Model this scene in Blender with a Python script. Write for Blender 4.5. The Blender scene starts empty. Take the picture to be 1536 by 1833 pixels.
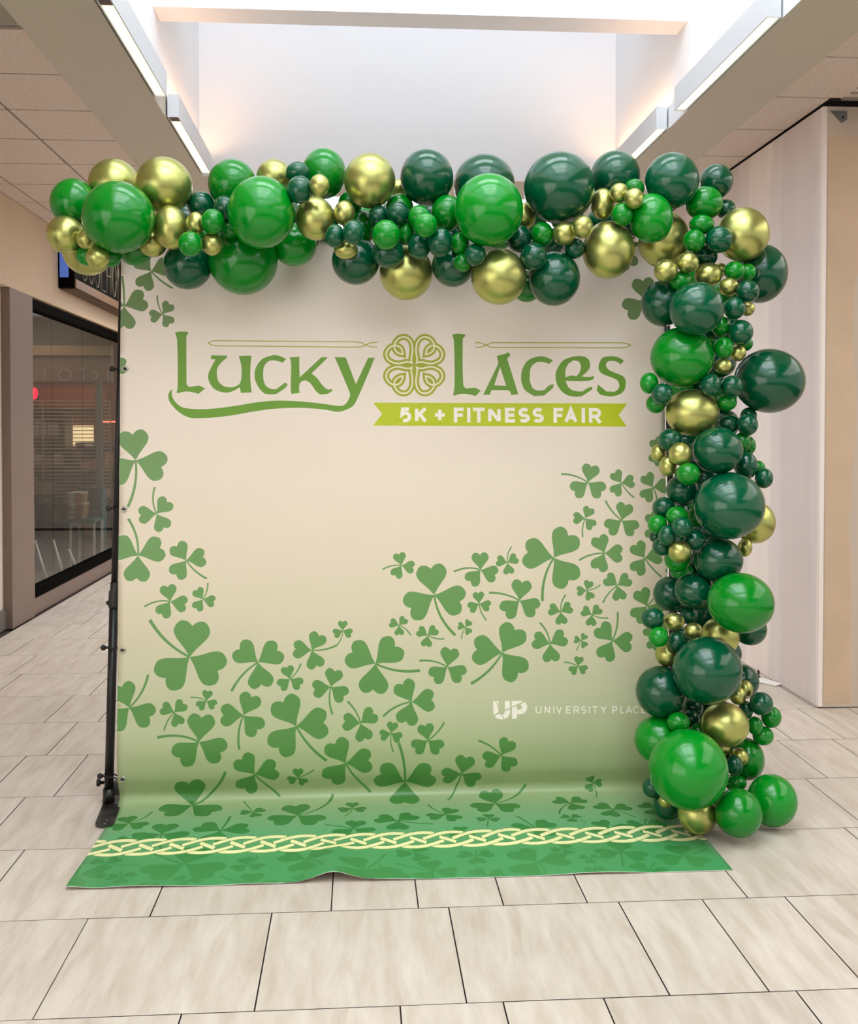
import bpy, bmesh, math, random
from mathutils import Vector, Matrix, noise
from mathutils.geometry import delaunay_2d_cdt

random.seed(7)
scene = bpy.context.scene
COL = scene.collection
PI = math.pi

# ------------------------------------------------------------------ camera
F_PX, W_PX, H_PX = 1850.0, 1536.0, 1833.0
PITCH, YAW = math.radians(-1.3), math.atan(126 / F_PX)
cam_data = bpy.data.cameras.new('camera')
cam_data.sensor_fit = 'HORIZONTAL'
cam_data.sensor_width = 36.0
cam_data.lens = F_PX / W_PX * 36.0
cam_data.shift_y = -(916.5 - (770.0 + F_PX * math.tan(-PITCH))) / W_PX
cam_data.clip_start = 0.05
cam = bpy.data.objects.new('camera', cam_data)
COL.objects.link(cam)
cam.location = (0, 0, 1.66)
cam.rotation_euler = (PI / 2 + PITCH, 0, -YAW)
scene.camera = cam

# ------------------------------------------------------------------ light and exposure
world = bpy.data.worlds.new('hall_ambient')
scene.world = world
world.use_nodes = True
bg = world.node_tree.nodes['Background']
bg.inputs[0].default_value = (1.0, 0.965, 0.93, 1)
bg.inputs[1].default_value = .6
scene.view_settings.view_transform = 'Standard'
scene.view_settings.look = 'None'
scene.view_settings.exposure = 0.45
scene.view_settings.gamma = 1.0
scene.view_settings.use_curve_mapping = False
scene.cycles.max_bounces = 7
scene.cycles.diffuse_bounces = 4
scene.cycles.glossy_bounces = 4
scene.cycles.transmission_bounces = 4
scene.cycles.caustics_reflective = False
scene.cycles.caustics_refractive = False
scene.cycles.use_denoising = True
scene.cycles.sample_clamp_indirect = 4.0

def area_light(name, loc, rot, sx, sy, power, col):
    l = bpy.data.lights.new(name, 'AREA')
    l.shape = 'RECTANGLE'; l.size = sx; l.size_y = sy; l.energy = power; l.color = col
    o = bpy.data.objects.new(name, l); COL.objects.link(o)
    o.location = loc; o.rotation_euler = rot
    return o
# daylight falling through the skylight panes, one light per bay between the cross beams
for i in range(-1, 7):
    area_light('skylight_daylight', (0.4, 3.0 - 1.2 * i, 6.3), (0, 0, 0), 2.9, 1.02, 55, (0.84, 0.93, 1.0))
# unseen soft lights added to brighten the floor and walls of the side passages
area_light('passage_fill', (5.2, 2.6, 3.55), (0, 0, 0), 3.2, 6.0, 115, (1.0, 0.95, 0.9))
area_light('passage_fill', (-2.2, 12.0, 3.55), (0, 0, 0), .9, 2.5, 22, (1.0, 0.93, 0.86))
# unseen soft light added on the left to brighten the right drywall
area_light('left_fill_light', (-2.7, -1.2, 1.7), (0, -PI / 2, 0), 2.8, 6.5, 90, (1.0, 0.92, 0.86))
area_light('skylight_daylight', (0.4, 11.3, 6.3), (0, 0, 0), 2.9, 5.0, 300, (0.9, 0.95, 1.0))

# ------------------------------------------------------------------ materials
def srgb(r, g, b):
    f = lambda c: (c / 12.92 if c <= 0.04045 else ((c + 0.055) / 1.055) ** 2.4)
    return (f(r / 255), f(g / 255), f(b / 255), 1)
MATS = {}
def mat(name, col, rough=0.5, metal=0.0, coat=0.0, spec=0.5, noise_amt=0.0, noise_scale=8.0, bump=0.0, bump_scale=60.0, emit=None, emit_str=0.0, stretch=None):
    if name in MATS: return MATS[name]
    m = bpy.data.materials.new(name); m.use_nodes = True
    nt = m.node_tree; b = nt.nodes['Principled BSDF']
    b.inputs['Base Color'].default_value = col
    b.inputs['Roughness'].default_value = rough
    b.inputs['Metallic'].default_value = metal
    b.inputs['Coat Weight'].default_value = coat
    b.inputs['Coat Roughness'].default_value = 0.05
    b.inputs['Specular IOR Level'].default_value = spec
    if emit:
        b.inputs['Emission Color'].default_value = emit
        b.inputs['Emission Strength'].default_value = emit_str
    geo = nt.nodes.new('ShaderNodeNewGeometry')
    mp = nt.nodes.new('ShaderNodeMapping')
    nt.links.new(geo.outputs['Position'], mp.inputs['Vector'])
    if stretch: mp.inputs['Scale'].default_value = stretch
    if noise_amt > 0:
        n = nt.nodes.new('ShaderNodeTexNoise'); n.inputs['Scale'].default_value = noise_scale
        n.inputs['Detail'].default_value = 5
        nt.links.new(mp.outputs[0], n.inputs['Vector'])
        mr = nt.nodes.new('ShaderNodeMapRange')
        mr.inputs['From Min'].default_value = 0.3; mr.inputs['From Max'].default_value = 0.7
        mr.inputs['To Min'].default_value = 1 - noise_amt; mr.inputs['To Max'].default_value = 1 + noise_amt
        nt.links.new(n.outputs['Fac'], mr.inputs['Value'])
        mx = nt.nodes.new('ShaderNodeMix'); mx.data_type = 'RGBA'; mx.blend_type = 'MULTIPLY'
        mx.inputs[0].default_value = 1
        mx.inputs[6].default_value = col
        nt.links.new(mr.outputs[0], mx.inputs[7])
        nt.links.new(mx.outputs[2], b.inputs['Base Color'])
    if bump > 0:
        n2 = nt.nodes.new('ShaderNodeTexNoise'); n2.inputs['Scale'].default_value = bump_scale
        nt.links.new(mp.outputs[0], n2.inputs['Vector'])
        bp = nt.nodes.new('ShaderNodeBump'); bp.inputs['Strength'].default_value = bump; bp.inputs['Distance'].default_value = 0.004
        nt.links.new(n2.outputs['Fac'], bp.inputs['Height'])
        nt.links.new(bp.outputs[0], b.inputs['Normal'])
    MATS[name] = m
    return m

# ------------------------------------------------------------------ mesh helpers
def link(name, me, parent=None):
    o = bpy.data.objects.new(name, me); COL.objects.link(o)
    if parent: o.parent = parent
    return o
def add_box(bm, x0, x1, y0, y1, z0, z1, mi=0):
    vs = [bm.verts.new(p) for p in [(x0,y0,z0),(x1,y0,z0),(x1,y1,z0),(x0,y1,z0),(x0,y0,z1),(x1,y0,z1),(x1,y1,z1),(x0,y1,z1)]]
    for f in [(3,2,1,0),(4,5,6,7),(0,1,5,4),(1,2,6,5),(2,3,7,6),(3,0,4,7)]:
        fc = bm.faces.new([vs[i] for i in f]); fc.material_index = mi
    return vs
def add_tube(bm, pts, r, seg=12, cap=True, r_list=None):
    rings = []
    P = [Vector(p) for p in pts]
    for i, p in enumerate(P):
        d = (P[min(i + 1, len(P) - 1)] - P[max(i - 1, 0)]).normalized()
        a = d.orthogonal().normalized() if i == 0 else (ref - d * ref.dot(d)).normalized()
        ref = a
        b = d.cross(a)
        rr = r_list[i] if r_list else r
        rings.append([bm.verts.new(p + (a * math.cos(2 * PI * k / seg) + b * math.sin(2 * PI * k / seg)) * rr) for k in range(seg)])
    for A, B in zip(rings, rings[1:]):
        for k in range(seg):
            f = bm.faces.new([A[k], A[(k + 1) % seg], B[(k + 1) % seg], B[k]]); f.smooth = True
    if cap:
        bm.faces.new(list(reversed(rings[0]))); bm.faces.new(rings[-1])
def finish(name, bm, m, parent=None, bevel=0.0, smooth=False):
    bmesh.ops.recalc_face_normals(bm, faces=bm.faces)
    if bevel > 0:
        bmesh.ops.bevel(bm, geom=[e for e in bm.edges if len(e.link_faces) == 2 and e.calc_face_angle() > 0.5], offset=bevel, segments=2, affect='EDGES', profile=0.7)
    me = bpy.data.meshes.new(name); bm.to_mesh(me); bm.free()
    for x in (m if isinstance(m, (list, tuple)) else [m]): me.materials.append(x)
    if smooth:
        for p in me.polygons: p.use_smooth = True
    return link(name, me, parent)
def box(name, x0, x1, y0, y1, z0, z1, m, parent=None, bevel=0.0):
    bm = bmesh.new(); add_box(bm, x0, x1, y0, y1, z0, z1)
    return finish(name, bm, m, parent, bevel)
def tag(o, label=None, cat=None, group=None, kind=None):
    if label: o['label'] = label
    if cat: o['category'] = cat
    if group: o['group'] = group
    if kind: o['kind'] = kind
    return o
def thing(name, label, cat, loc=(0, 0, 0), group=None):
    o = bpy.data.objects.new(name, None); COL.objects.link(o); o.location = loc
    o.empty_display_size = .05
    return tag(o, label, cat, group)
def struct(o): o['kind'] = 'structure'; return o
def sbox(name, x0, x1, y0, y1, z0, z1, m, parent=None, bevel=0.0):
    o = box(name, x0, x1, y0, y1, z0, z1, m, parent, bevel)
    if not parent: o['kind'] = 'structure'
    return o

# ------------------------------------------------------------------ measured data (metres)
PROFILE = [[4.722, 2.53], [4.645, 1.4], [4.569, 0.28], [4.5684, 0.259], [4.5684, 0.2433], [4.5689, 0.2313], [4.5698, 0.2211], [4.5708, 0.2112], [4.572, 0.2], [4.5732, 0.1875], [4.5747, 0.1752], [4.5763, 0.1631], [4.5782, 0.1515], [4.5804, 0.1404], [4.583, 0.13], [4.5861, 0.1203], [4.5899, 0.1111], [4.5939, 0.1025], [4.598, 0.0944], [4.6018, 0.0869], [4.605, 0.08], [4.6078, 0.0738], [4.6106, 0.0684], [4.613, 0.0636], [4.615, 0.0591], [4.6164, 0.0547], [4.617, 0.05], [4.6169, 0.0451], [4.6163, 0.04], [4.6151, 0.035], [4.6131, 0.0302], [4.6105, 0.0258], [4.607, 0.022], [4.6028, 0.0187], [4.5979, 0.0159], [4.5922, 0.0135], [4.5858, 0.0114], [4.5784, 0.0096], [4.57, 0.008], [4.5604, 0.0067], [4.5495, 0.0058], [4.5377, 0.0051], [4.5253, 0.0047], [4.5126, 0.0043], [4.5, 0.004], [4.3, 0.004], [3.77, 0.004]]
CLOVERS = [
  [-0.9249, 0.1606, 0.0863, -0.8378, -0.8284, 0.2355],
  [-1.0406, 0.3195, 0.1015, 1.5708, -1.0509, 0.1828],
  [-0.871, 0.3528, 0.0593, 2.1817, -0.8964, 0.2696],
  [-1.1032, 0.5862, 0.0747, 3.1416, -1.1422, 0.5739],
  [-0.9859, 1.0062, 0.1345, -1.4486, -1.0182, 1.2126],
  [-0.8926, 1.2424, 0.0792, 2.042, -0.9015, 1.1245],
  [-0.9714, 1.4255, 0.1149, 1.5184, -1.0163, 1.2636],
  [-0.7621, 1.4491, 0.0857, -0.9948, -0.6716, 1.5303],
  [-0.8301, 1.6293, 0.0742, 2.9322, -0.942, 1.6506],
  [-0.6882, 1.6213, 0.054, 0.9599, -0.6666, 1.549],
  [-0.7446, 1.8737, 0.159, 2.6704, -0.9176, 1.7089],
  [-0.4463, 1.9014, 0.114, 3.6826, -0.5617, 2.0271],
  [-1.0041, 2.0899, 0.1117, 0.733, -0.9238, 1.948],
  [-0.8103, 2.1145, 0.061, 3.9095, -0.8528, 2.1931],
  [-0.6709, 2.0667, 0.0466, 2.618, -0.7399, 2.0504],
  [-0.7018, 2.2439, 0.1215, 2.6529, -0.8825, 2.2216],
  [-0.5086, 2.1328, 0.1005, 4.2935, -0.5261, 2.2818],
  [-0.4609, 2.3982, 0.1044, -0.925, -0.3516, 2.5188],
  [-0.7333, 2.5576, 0.1386, 0.5236, -0.588, 2.3815],
  [-0.0721, 1.7668, 0.0435, 4.7124, -0.0947, 1.8266],
  [-0.2095, 1.8518, 0.0819, -0.0873, -0.0947, 1.829],
  [-0.3054, 1.977, 0.0589, 0.6458, -0.2575, 1.9105],
  [-0.125, 2.0151, 0.0807, 4.468, -0.1174, 2.1364],
  [0.0733, 1.9155, 0.133, -0.4712, 0.2725, 1.949],
  [0.235, 2.0886, 0.1017, 3.2289, 0.1065, 2.1503],
  [0.007, 2.1775, 0.0795, 1.8326, -0.0516, 2.0806],
  [0.1426, 2.2248, 0.0507, 4.5379, 0.1522, 2.3072],
  [0.3059, 2.2601, 0.075, 0.5585, 0.3798, 2.1814],
  [-0.2777, 2.1848, 0.1392, -1.0821, -0.1434, 2.3415],
  [-0.0597, 2.3557, 0.1169, -1.0821, 0.0514, 2.511],
  [-0.2708, 2.4224, 0.0482, 0.3665, -0.1996, 2.3828],
  [0.2055, 2.4629, 0.1365, 1.5359, 0.1761, 2.2674],
  [-0.264, 2.7015, 0.1259, 0.5236, -0.1158, 2.5148],
  [-0.0305, 2.6321, 0.0618, -1.5708, -0.063, 2.7197],
  [0.1907, 1.4805, 0.0584, 2.9671, 0.105, 1.4982],
  [0.3373, 1.6135, 0.1376, 4.8346, 0.4322, 1.7949],
  [0.5474, 1.503, 0.0782, 2.7925, 0.4263, 1.5104],
  [0.67, 1.4724, 0.0515, 1.7104, 0.6886, 1.3998],
  [0.5401, 1.6537, 0.0525, 4.7997, 0.5729, 1.7293],
  [0.179, 1.7468, 0.0437, -0.3491, 0.2321, 1.7922],
  [0.307, 1.7932, 0.051, -0.5236, 0.382, 1.8096],
  [0.478, 1.7588, 0.0353, 4.1015, 0.459, 1.8107],
  [0.3954, 1.9353, 0.0863, 2.5831, 0.2697, 1.9056],
  [0.6437, 1.8756, 0.1342, 4.1888, 0.5011, 2.0119],
  [1.0434, 1.1109, 0.0841, 2.5307, 0.9202, 1.0718],
  [1.1974, 1.1142, 0.0619, -1.0123, 1.2558, 1.1815],
  [1.344, 1.1344, 0.0695, -1.0472, 1.3613, 1.1986],
  [1.0281, 1.2745, 0.0555, 4.2761, 1.0158, 1.359],
  [1.1967, 1.2848, 0.0816, 2.4958, 1.1229, 1.1936],
  [0.8816, 1.4518, 0.1401, 4.119, 0.8284, 1.6457],
  [1.1142, 1.4327, 0.0839, 3.1067, 0.9971, 1.4639],
  [1.2999, 1.4566, 0.0804, -0.9948, 1.377, 1.5428],
  [0.724, 1.6425, 0.093, 2.618, 0.5852, 1.6061],
  [1.031, 1.6, 0.0455, 0.0873, 1.094, 1.5762],
  [1.1727, 1.5795, 0.0673, 3.7001, 1.1043, 1.6576],
  [0.9108, 1.6961, 0.0564, 1.6581, 0.9347, 1.6184],
  [1.0533, 1.7104, 0.0504, -0.4887, 1.1276, 1.7261],
  [1.3077, 1.6745, 0.0839, 0.7854, 1.3789, 1.5867],
  [0.8609, 1.8394, 0.0808, 1.6581, 0.8157, 1.7431],
  [1.0048, 1.8266, 0.0344, 4.1364, 0.982, 1.8717],
  [1.1458, 1.8296, 0.0922, 1.0996, 1.1717, 1.6992],
  [0.9879, 1.9412, 0.0441, 2.618, 0.9225, 1.9222],
  [1.3674, 1.3121, 0.0744, -1.0123, 1.3895, 1.3963],
  [1.3486, 1.8104, 0.0641, -0.6981, 1.3877, 1.8649],
  [1.3199, 0.2755, 0.1076, 0.5061, 1.4133, 0.1732],
  [1.2105, 0.04, 0.0951, 2.0944, 1.1412, -0.0582],
  [-0.2054, -0.0146, 0.054, 1.5708, -0.2054, -0.0913],
  [1.3882, 0.9696, 0.0697, -1.0472, 1.413, 1.0517],
  [1.4316, 1.5365, 0.0446, -1.0472, 1.4568, 1.5875],
  [0.4609, 2.4226, 0.0902, 4.5029, 0.3938, 2.5744],
  [0.637, 2.3365, 0.0827, 2.2689, 0.5332, 2.2655],
  [0.6014, 2.6235, 0.1105, 0.4887, 0.7566, 2.4927],
  [1.0643, 2.4945, 0.0421, -1.0821, 1.066, 2.5785],
  [0.9376, 2.6367, 0.0794, 3.7525, 0.8623, 2.7588],
  [1.1057, 2.7214, 0.0853, -0.7854, 1.1803, 2.8192],
  [1.2947, 2.7255, 0.0783, -0.8727, 1.3301, 2.823],
  [0.3696, 2.7343, 0.0794, 2.2689, 0.3033, 2.6091],
  [0.5497, 2.7903, 0.0509, -1.7453, 0.5352, 2.8814],
  [0.9059, 2.8062, 0.0464, -0.5236, 0.9543, 2.8668],
  [-0.9678, 2.7409, 0.0845, 0.6981, -0.8962, 2.6081],
  [-0.4579, 2.6493, 0.0564, 1.9199, -0.5119, 2.5386],
  [-0.8082, 2.8677, 0.1112, -1.5708, -0.7803, 3.0226],
  [-0.5718, 2.8482, 0.1166, 1.3963, -0.5513, 2.6884],
  [-0.0233, 2.8646, 0.0902, 2.618, -0.1429, 2.8107],
  [0.1636, 2.7905, 0.0989, -0.4363, 0.3107, 2.8354],
  [0.7323, 2.91, 0.0993, 1.9199, 0.6722, 2.7698],
  [0.4199, 2.9336, 0.0625, 4.7124, 0.4141, 2.9917],
  [1.0364, 2.9277, 0.0858, -1.2217, 1.0458, 2.9881],
  [1.1996, 2.9144, 0.0863, 1.5708, 1.2204, 2.841],
  [-0.6642, 3.1779, 0.1612, 2.618, -0.8167, 3.0472],
  [-0.8771, 3.2863, 0.0561, 1.7453, -0.8956, 3.232],
  [-1.0403, 3.2657, 0.1004, 3.4907, -1.0638, 3.2831],
  [-0.4235, 3.1943, 0.0661, 0.6981, -0.3972, 3.1132],
  [-0.3857, 3.3669, 0.089, 2.8798, -0.5143, 3.2847],
  [-0.2064, 3.1681, 0.1086, -0.5236, -0.139, 3.2815],
  [-0.2239, 3.3592, 0.0497, 4.7124, -0.2222, 3.4103],
  [0.0163, 3.2921, 0.1178, 0.8727, 0.0997, 3.1364],
  [-0.7612, 3.369, 0.0393, 1.5708, -0.7696, 3.3267],
  [-0.6357, 3.3312, 0.0557, 3.4907, -0.6656, 3.3571],
  [-0.9651, 3.1472, 0.0622, -0.3491, -0.8267, 3.187],
  [0.2774, 3.2961, 0.0917, 2.8798, 0.1421, 3.2277],
  [0.4525, 3.1747, 0.0717, 1.5708, 0.4662, 3.1129],
  [0.679, 3.2469, 0.1289, -1.0472, 0.6775, 3.3875],
  [0.4732, 3.3524, 0.0726, 3.4907, 0.3784, 3.3908],
  [0.8894, 3.2375, 0.046, -0.5236, 0.9482, 3.2826],
  [1.0238, 3.178, 0.1021, -1.7453, 0.996, 3.3237],
  [0.8827, 3.3482, 0.0447, 1.5708, 0.8936, 3.3042],
  [1.0861, 3.3512, 0.0775, 1.0472, 1.1306, 3.2746],
  [1.2558, 3.2295, 0.1054, 0.3491, 1.3688, 3.1668],
  [0.8043, 3.1403, 0.0535, 0.0, 0.8525, 3.1338],
  [0.2177, 3.1338, 0.0743, 0.0, 0.2758, 3.1484],
  [0.0877, 3.3663, 0.0998, 1.7453, 0.078, 3.2386],
  [-0.9168, 2.9125, 0.0615, 0.0, -0.8875, 2.9145],
]
GREEN_SHAPES = [
  [[-0.8168,0.4355],[-0.8099,0.4334],[-0.8029,0.4316],[-0.7959,0.4306],[-0.7845,0.4304],[-0.7731,0.4309],[-0.7617,0.4318],[-0.7577,0.4384],[-0.7668,0.4506],[-0.7649,0.666],[-0.755,0.6793],[-0.7091,0.6725],[-0.6827,0.6858],[-0.7121,0.7099],[-0.7284,0.705],[-0.7448,0.7011],[-0.7614,0.6994],[-0.7758,0.7005],[-0.7899,0.7038],[-0.804,0.7081],[-0.8086,0.7041],[-0.8065,0.696],[-0.8048,0.6878],[-0.8041,0.6795],[-0.804,0.6105],[-0.8049,0.5414],[-0.8074,0.4723],[-0.8092,0.4598],[-0.8126,0.4476]],
  [[-0.6604,0.5465],[-0.6538,0.5371],[-0.5865,0.5381],[-0.5865,0.5462],[-0.5936,0.5523],[-0.6007,0.5586],[-0.6075,0.565],[-0.6122,0.5697],[-0.6166,0.5746],[-0.6207,0.5798],[-0.624,0.5847],[-0.6269,0.5899],[-0.6292,0.5953],[-0.6306,0.6007],[-0.6315,0.6064],[-0.6317,0.612],[-0.6314,0.621],[-0.6304,0.63],[-0.629,0.6388],[-0.6277,0.6439],[-0.6259,0.6488],[-0.6236,0.6535],[-0.6208,0.6579],[-0.6174,0.6619],[-0.6137,0.6655],[-0.6086,0.6698],[-0.6031,0.6736],[-0.5972,0.6762],[-0.5852,0.6791],[-0.573,0.6807],[-0.5609,0.6801],[-0.5504,0.6769],[-0.5407,0.6716],[-0.5312,0.6653],[-0.5278,0.6576],[-0.525,0.6499],[-0.5234,0.6418],[-0.5222,0.6228],[-0.5222,0.6038],[-0.5236,0.5848],[-0.5262,0.5694],[-0.5303,0.5542],[-0.535,0.5392],[-0.4787,0.5376],[-0.4813,0.5667],[-0.4832,0.5958],[-0.4838,0.6249],[-0.4826,0.6511],[-0.4801,0.6772],[-0.4769,0.7033],[-0.5245,0.7054],[-0.5298,0.68],[-0.5409,0.687],[-0.5523,0.6935],[-0.5641,0.6989],[-0.5737,0.702],[-0.5837,0.7039],[-0.5937,0.7043],[-0.6061,0.7028],[-0.6182,0.6997],[-0.63,0.6957],[-0.6359,0.6927],[-0.6414,0.6887],[-0.6465,0.6844],[-0.6502,0.6807],[-0.6535,0.6766],[-0.6565,0.6724],[-0.6599,0.667],[-0.6631,0.6614],[-0.6657,0.6557],[-0.6676,0.6502],[-0.669,0.6446],[-0.6698,0.639],[-0.67,0.6322],[-0.6696,0.6255],[-0.6686,0.6189],[-0.6669,0.6131],[-0.6646,0.6076],[-0.6621,0.6021],[-0.6573,0.592],[-0.6522,0.5819],[-0.6471,0.5719],[-0.6439,0.5662],[-0.6406,0.5607],[-0.6373,0.5551],[-0.6537,0.5552]],
  [[-0.3227,0.5516],[-0.3406,0.5692],[-0.3489,0.5658],[-0.3573,0.5628],[-0.3659,0.5606],[-0.3747,0.5591],[-0.3837,0.5584],[-0.3925,0.5594],[-0.3997,0.5619],[-0.4063,0.566],[-0.4123,0.5709],[-0.4161,0.5753],[-0.4191,0.5804],[-0.4216,0.5857],[-0.4235,0.5907],[-0.4248,0.5959],[-0.4255,0.6012],[-0.4261,0.6135],[-0.4261,0.6258],[-0.4254,0.6381],[-0.4247,0.6449],[-0.4234,0.6517],[-0.4214,0.6582],[-0.419,0.6643],[-0.4161,0.67],[-0.4121,0.675],[-0.4061,0.6798],[-0.3993,0.6836],[-0.3922,0.6863],[-0.3846,0.6879],[-0.3768,0.6884],[-0.369,0.6883],[-0.3612,0.6828],[-0.3534,0.6772],[-0.3458,0.6714],[-0.3402,0.667],[-0.3346,0.6625],[-0.3292,0.6579],[-0.3179,0.6646],[-0.3188,0.6691],[-0.3202,0.6732],[-0.3225,0.6767],[-0.3297,0.6834],[-0.3376,0.6893],[-0.3457,0.6949],[-0.3533,0.7003],[-0.3611,0.7054],[-0.3689,0.7104],[-0.3834,0.7117],[-0.3978,0.712],[-0.412,0.7105],[-0.4192,0.7079],[-0.4258,0.7036],[-0.4319,0.6985],[-0.4369,0.6934],[-0.4412,0.6877],[-0.4452,0.6818],[-0.4496,0.6747],[-0.4536,0.6673],[-0.4572,0.6597],[-0.46,0.6527],[-0.4623,0.6456],[-0.4639,0.6382],[-0.4646,0.6293],[-0.4645,0.6204],[-0.4639,0.6114],[-0.4631,0.6057],[-0.4618,0.6001],[-0.46,0.5946],[-0.4578,0.5888],[-0.4552,0.5832],[-0.4521,0.5778],[-0.4481,0.5719],[-0.4436,0.5663],[-0.4389,0.5609],[-0.4348,0.5567],[-0.4305,0.5527],[-0.4257,0.5494],[-0.4182,0.5459],[-0.4104,0.543],[-0.4025,0.5406],[-0.3948,0.5382],[-0.3871,0.5363],[-0.3792,0.5351],[-0.3725,0.5349],[-0.3658,0.5355],[-0.3593,0.537],[-0.3469,0.5412],[-0.3347,0.5462]],
  [[-0.3094,0.5448],[-0.2648,0.5419],[-0.2652,0.557],[-0.2654,0.572],[-0.2654,0.5871],[-0.265,0.6028],[-0.2642,0.6185],[-0.2633,0.6342],[-0.2598,0.6308],[-0.2563,0.6274],[-0.2527,0.6241],[-0.2238,0.597],[-0.1949,0.5699],[-0.166,0.5428],[-0.1379,0.544],[-0.1461,0.5527],[-0.1543,0.5613],[-0.1626,0.5698],[-0.1788,0.5857],[-0.1951,0.6015],[-0.2114,0.6172],[-0.2025,0.6234],[-0.1939,0.63],[-0.186,0.6373],[-0.179,0.6459],[-0.1727,0.6552],[-0.166,0.6642],[-0.1597,0.6713],[-0.1531,0.6781],[-0.1459,0.6843],[-0.1418,0.6867],[-0.1373,0.6884],[-0.1326,0.6897],[-0.1226,0.6843],[-0.1172,0.6943],[-0.1242,0.6997],[-0.1314,0.7045],[-0.1393,0.7079],[-0.1502,0.7102],[-0.1613,0.7111],[-0.1726,0.7113],[-0.1785,0.7072],[-0.1842,0.7028],[-0.1893,0.6979],[-0.1952,0.6904],[-0.2006,0.6823],[-0.206,0.6744],[-0.2101,0.6685],[-0.2144,0.6627],[-0.2193,0.6576],[-0.2255,0.6535],[-0.2323,0.6503],[-0.2393,0.6476],[-0.256,0.6523],[-0.2646,0.6645],[-0.2655,0.6746],[-0.266,0.6847],[-0.2659,0.6947],[-0.2653,0.6982],[-0.2641,0.7015],[-0.2626,0.7048],[-0.3005,0.7089],[-0.3021,0.7009],[-0.3033,0.6929],[-0.3039,0.6848],[-0.3032,0.6467],[-0.3019,0.6085],[-0.302,0.5704],[-0.3033,0.5617],[-0.306,0.5532]],
  [[-0.1078,0.5425],[-0.0575,0.5436],[-0.0121,0.6637],[0.0432,0.5452],[0.0735,0.5443],[0.046,0.6117],[0.0177,0.6786],[-0.0122,0.7447],[-0.0174,0.7538],[-0.0241,0.7619],[-0.0323,0.7683],[-0.0504,0.7777],[-0.0694,0.7851],[-0.0892,0.7892],[-0.1082,0.7881],[-0.127,0.7837],[-0.146,0.7799],[-0.1792,0.7764],[-0.2126,0.7735],[-0.2459,0.7719],[-0.2836,0.7717],[-0.3213,0.7727],[-0.3588,0.7748],[-0.3898,0.7775],[-0.4207,0.7812],[-0.4515,0.7856],[-0.4868,0.7917],[-0.5219,0.7984],[-0.5571,0.8045],[-0.5877,0.809],[-0.6184,0.813],[-0.6492,0.8159],[-0.6798,0.8178],[-0.7105,0.8186],[-0.7411,0.818],[-0.75,0.8165],[-0.7588,0.8135],[-0.7673,0.81],[-0.7741,0.8069],[-0.7807,0.8034],[-0.787,0.7994],[-0.7943,0.7942],[-0.8013,0.7887],[-0.8081,0.7828],[-0.8134,0.7775],[-0.8184,0.7719],[-0.8232,0.7661],[-0.8279,0.7608],[-0.8324,0.7553],[-0.8364,0.7495],[-0.8392,0.7442],[-0.8414,0.7386],[-0.8431,0.7329],[-0.8443,0.7263],[-0.8449,0.7196],[-0.8452,0.7129],[-0.8368,0.6962],[-0.8257,0.6902],[-0.8275,0.6955],[-0.829,0.7008],[-0.8295,0.7062],[-0.8289,0.713],[-0.8275,0.7197],[-0.8255,0.7262],[-0.8233,0.7313],[-0.8206,0.7362],[-0.8175,0.7408],[-0.8143,0.7451],[-0.8107,0.749],[-0.807,0.7528],[-0.8024,0.7571],[-0.7976,0.7612],[-0.7925,0.7648],[-0.7866,0.7681],[-0.7805,0.7709],[-0.7741,0.7727],[-0.7567,0.7754],[-0.7392,0.7771],[-0.7216,0.778],[-0.6997,0.7783],[-0.6778,0.7779],[-0.6559,0.7766],[-0.623,0.7732],[-0.5901,0.7691],[-0.5572,0.7644],[-0.5221,0.7586],[-0.4869,0.7523],[-0.4516,0.7468],[-0.423,0.7433],[-0.3943,0.7406],[-0.3655,0.7393],[-0.3257,0.7396],[-0.2858,0.7413],[-0.2459,0.7437],[-0.217,0.7462],[-0.1882,0.7495],[-0.1593,0.753],[-0.1371,0.7563],[-0.1148,0.7598],[-0.0925,0.7623],[-0.0836,0.7622],[-0.0747,0.7612],[-0.0658,0.7596],[-0.0596,0.7539],[-0.0539,0.7479],[-0.049,0.7414],[-0.0445,0.7328],[-0.0408,0.7237],[-0.0376,0.7144],[-0.0381,0.7098],[-0.0389,0.7052],[-0.0403,0.7009],[-0.0572,0.6592],[-0.0747,0.6177],[-0.0924,0.5762],[-0.0974,0.5649],[-0.1025,0.5537]],
  [[0.4247,0.4376],[0.4319,0.4353],[0.4393,0.4335],[0.4467,0.4326],[0.4589,0.4328],[0.4711,0.434],[0.4833,0.4356],[0.4857,0.4422],[0.4734,0.4537],[0.4723,0.5238],[0.4723,0.5938],[0.4746,0.6637],[0.4765,0.6702],[0.4806,0.676],[0.4858,0.6815],[0.5306,0.6781],[0.5549,0.6919],[0.5304,0.7163],[0.5115,0.7113],[0.4926,0.7075],[0.4735,0.7059],[0.4597,0.7073],[0.4462,0.7109],[0.4328,0.7157],[0.428,0.7109],[0.4311,0.698],[0.4336,0.685],[0.4347,0.6719],[0.4354,0.6042],[0.4348,0.5364],[0.4326,0.4686],[0.4312,0.4581],[0.4283,0.4478]],
  [[0.6295,0.5328],[0.6623,0.5244],[0.6828,0.5162],[0.6926,0.5284],[0.6769,0.5448],[0.7263,0.7077],[0.6935,0.7119],[0.6896,0.6956],[0.6773,0.6891],[0.6039,0.6893],[0.5955,0.7105],[0.5654,0.7105],[0.6292,0.5817],[0.6358,0.5654]],
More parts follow.
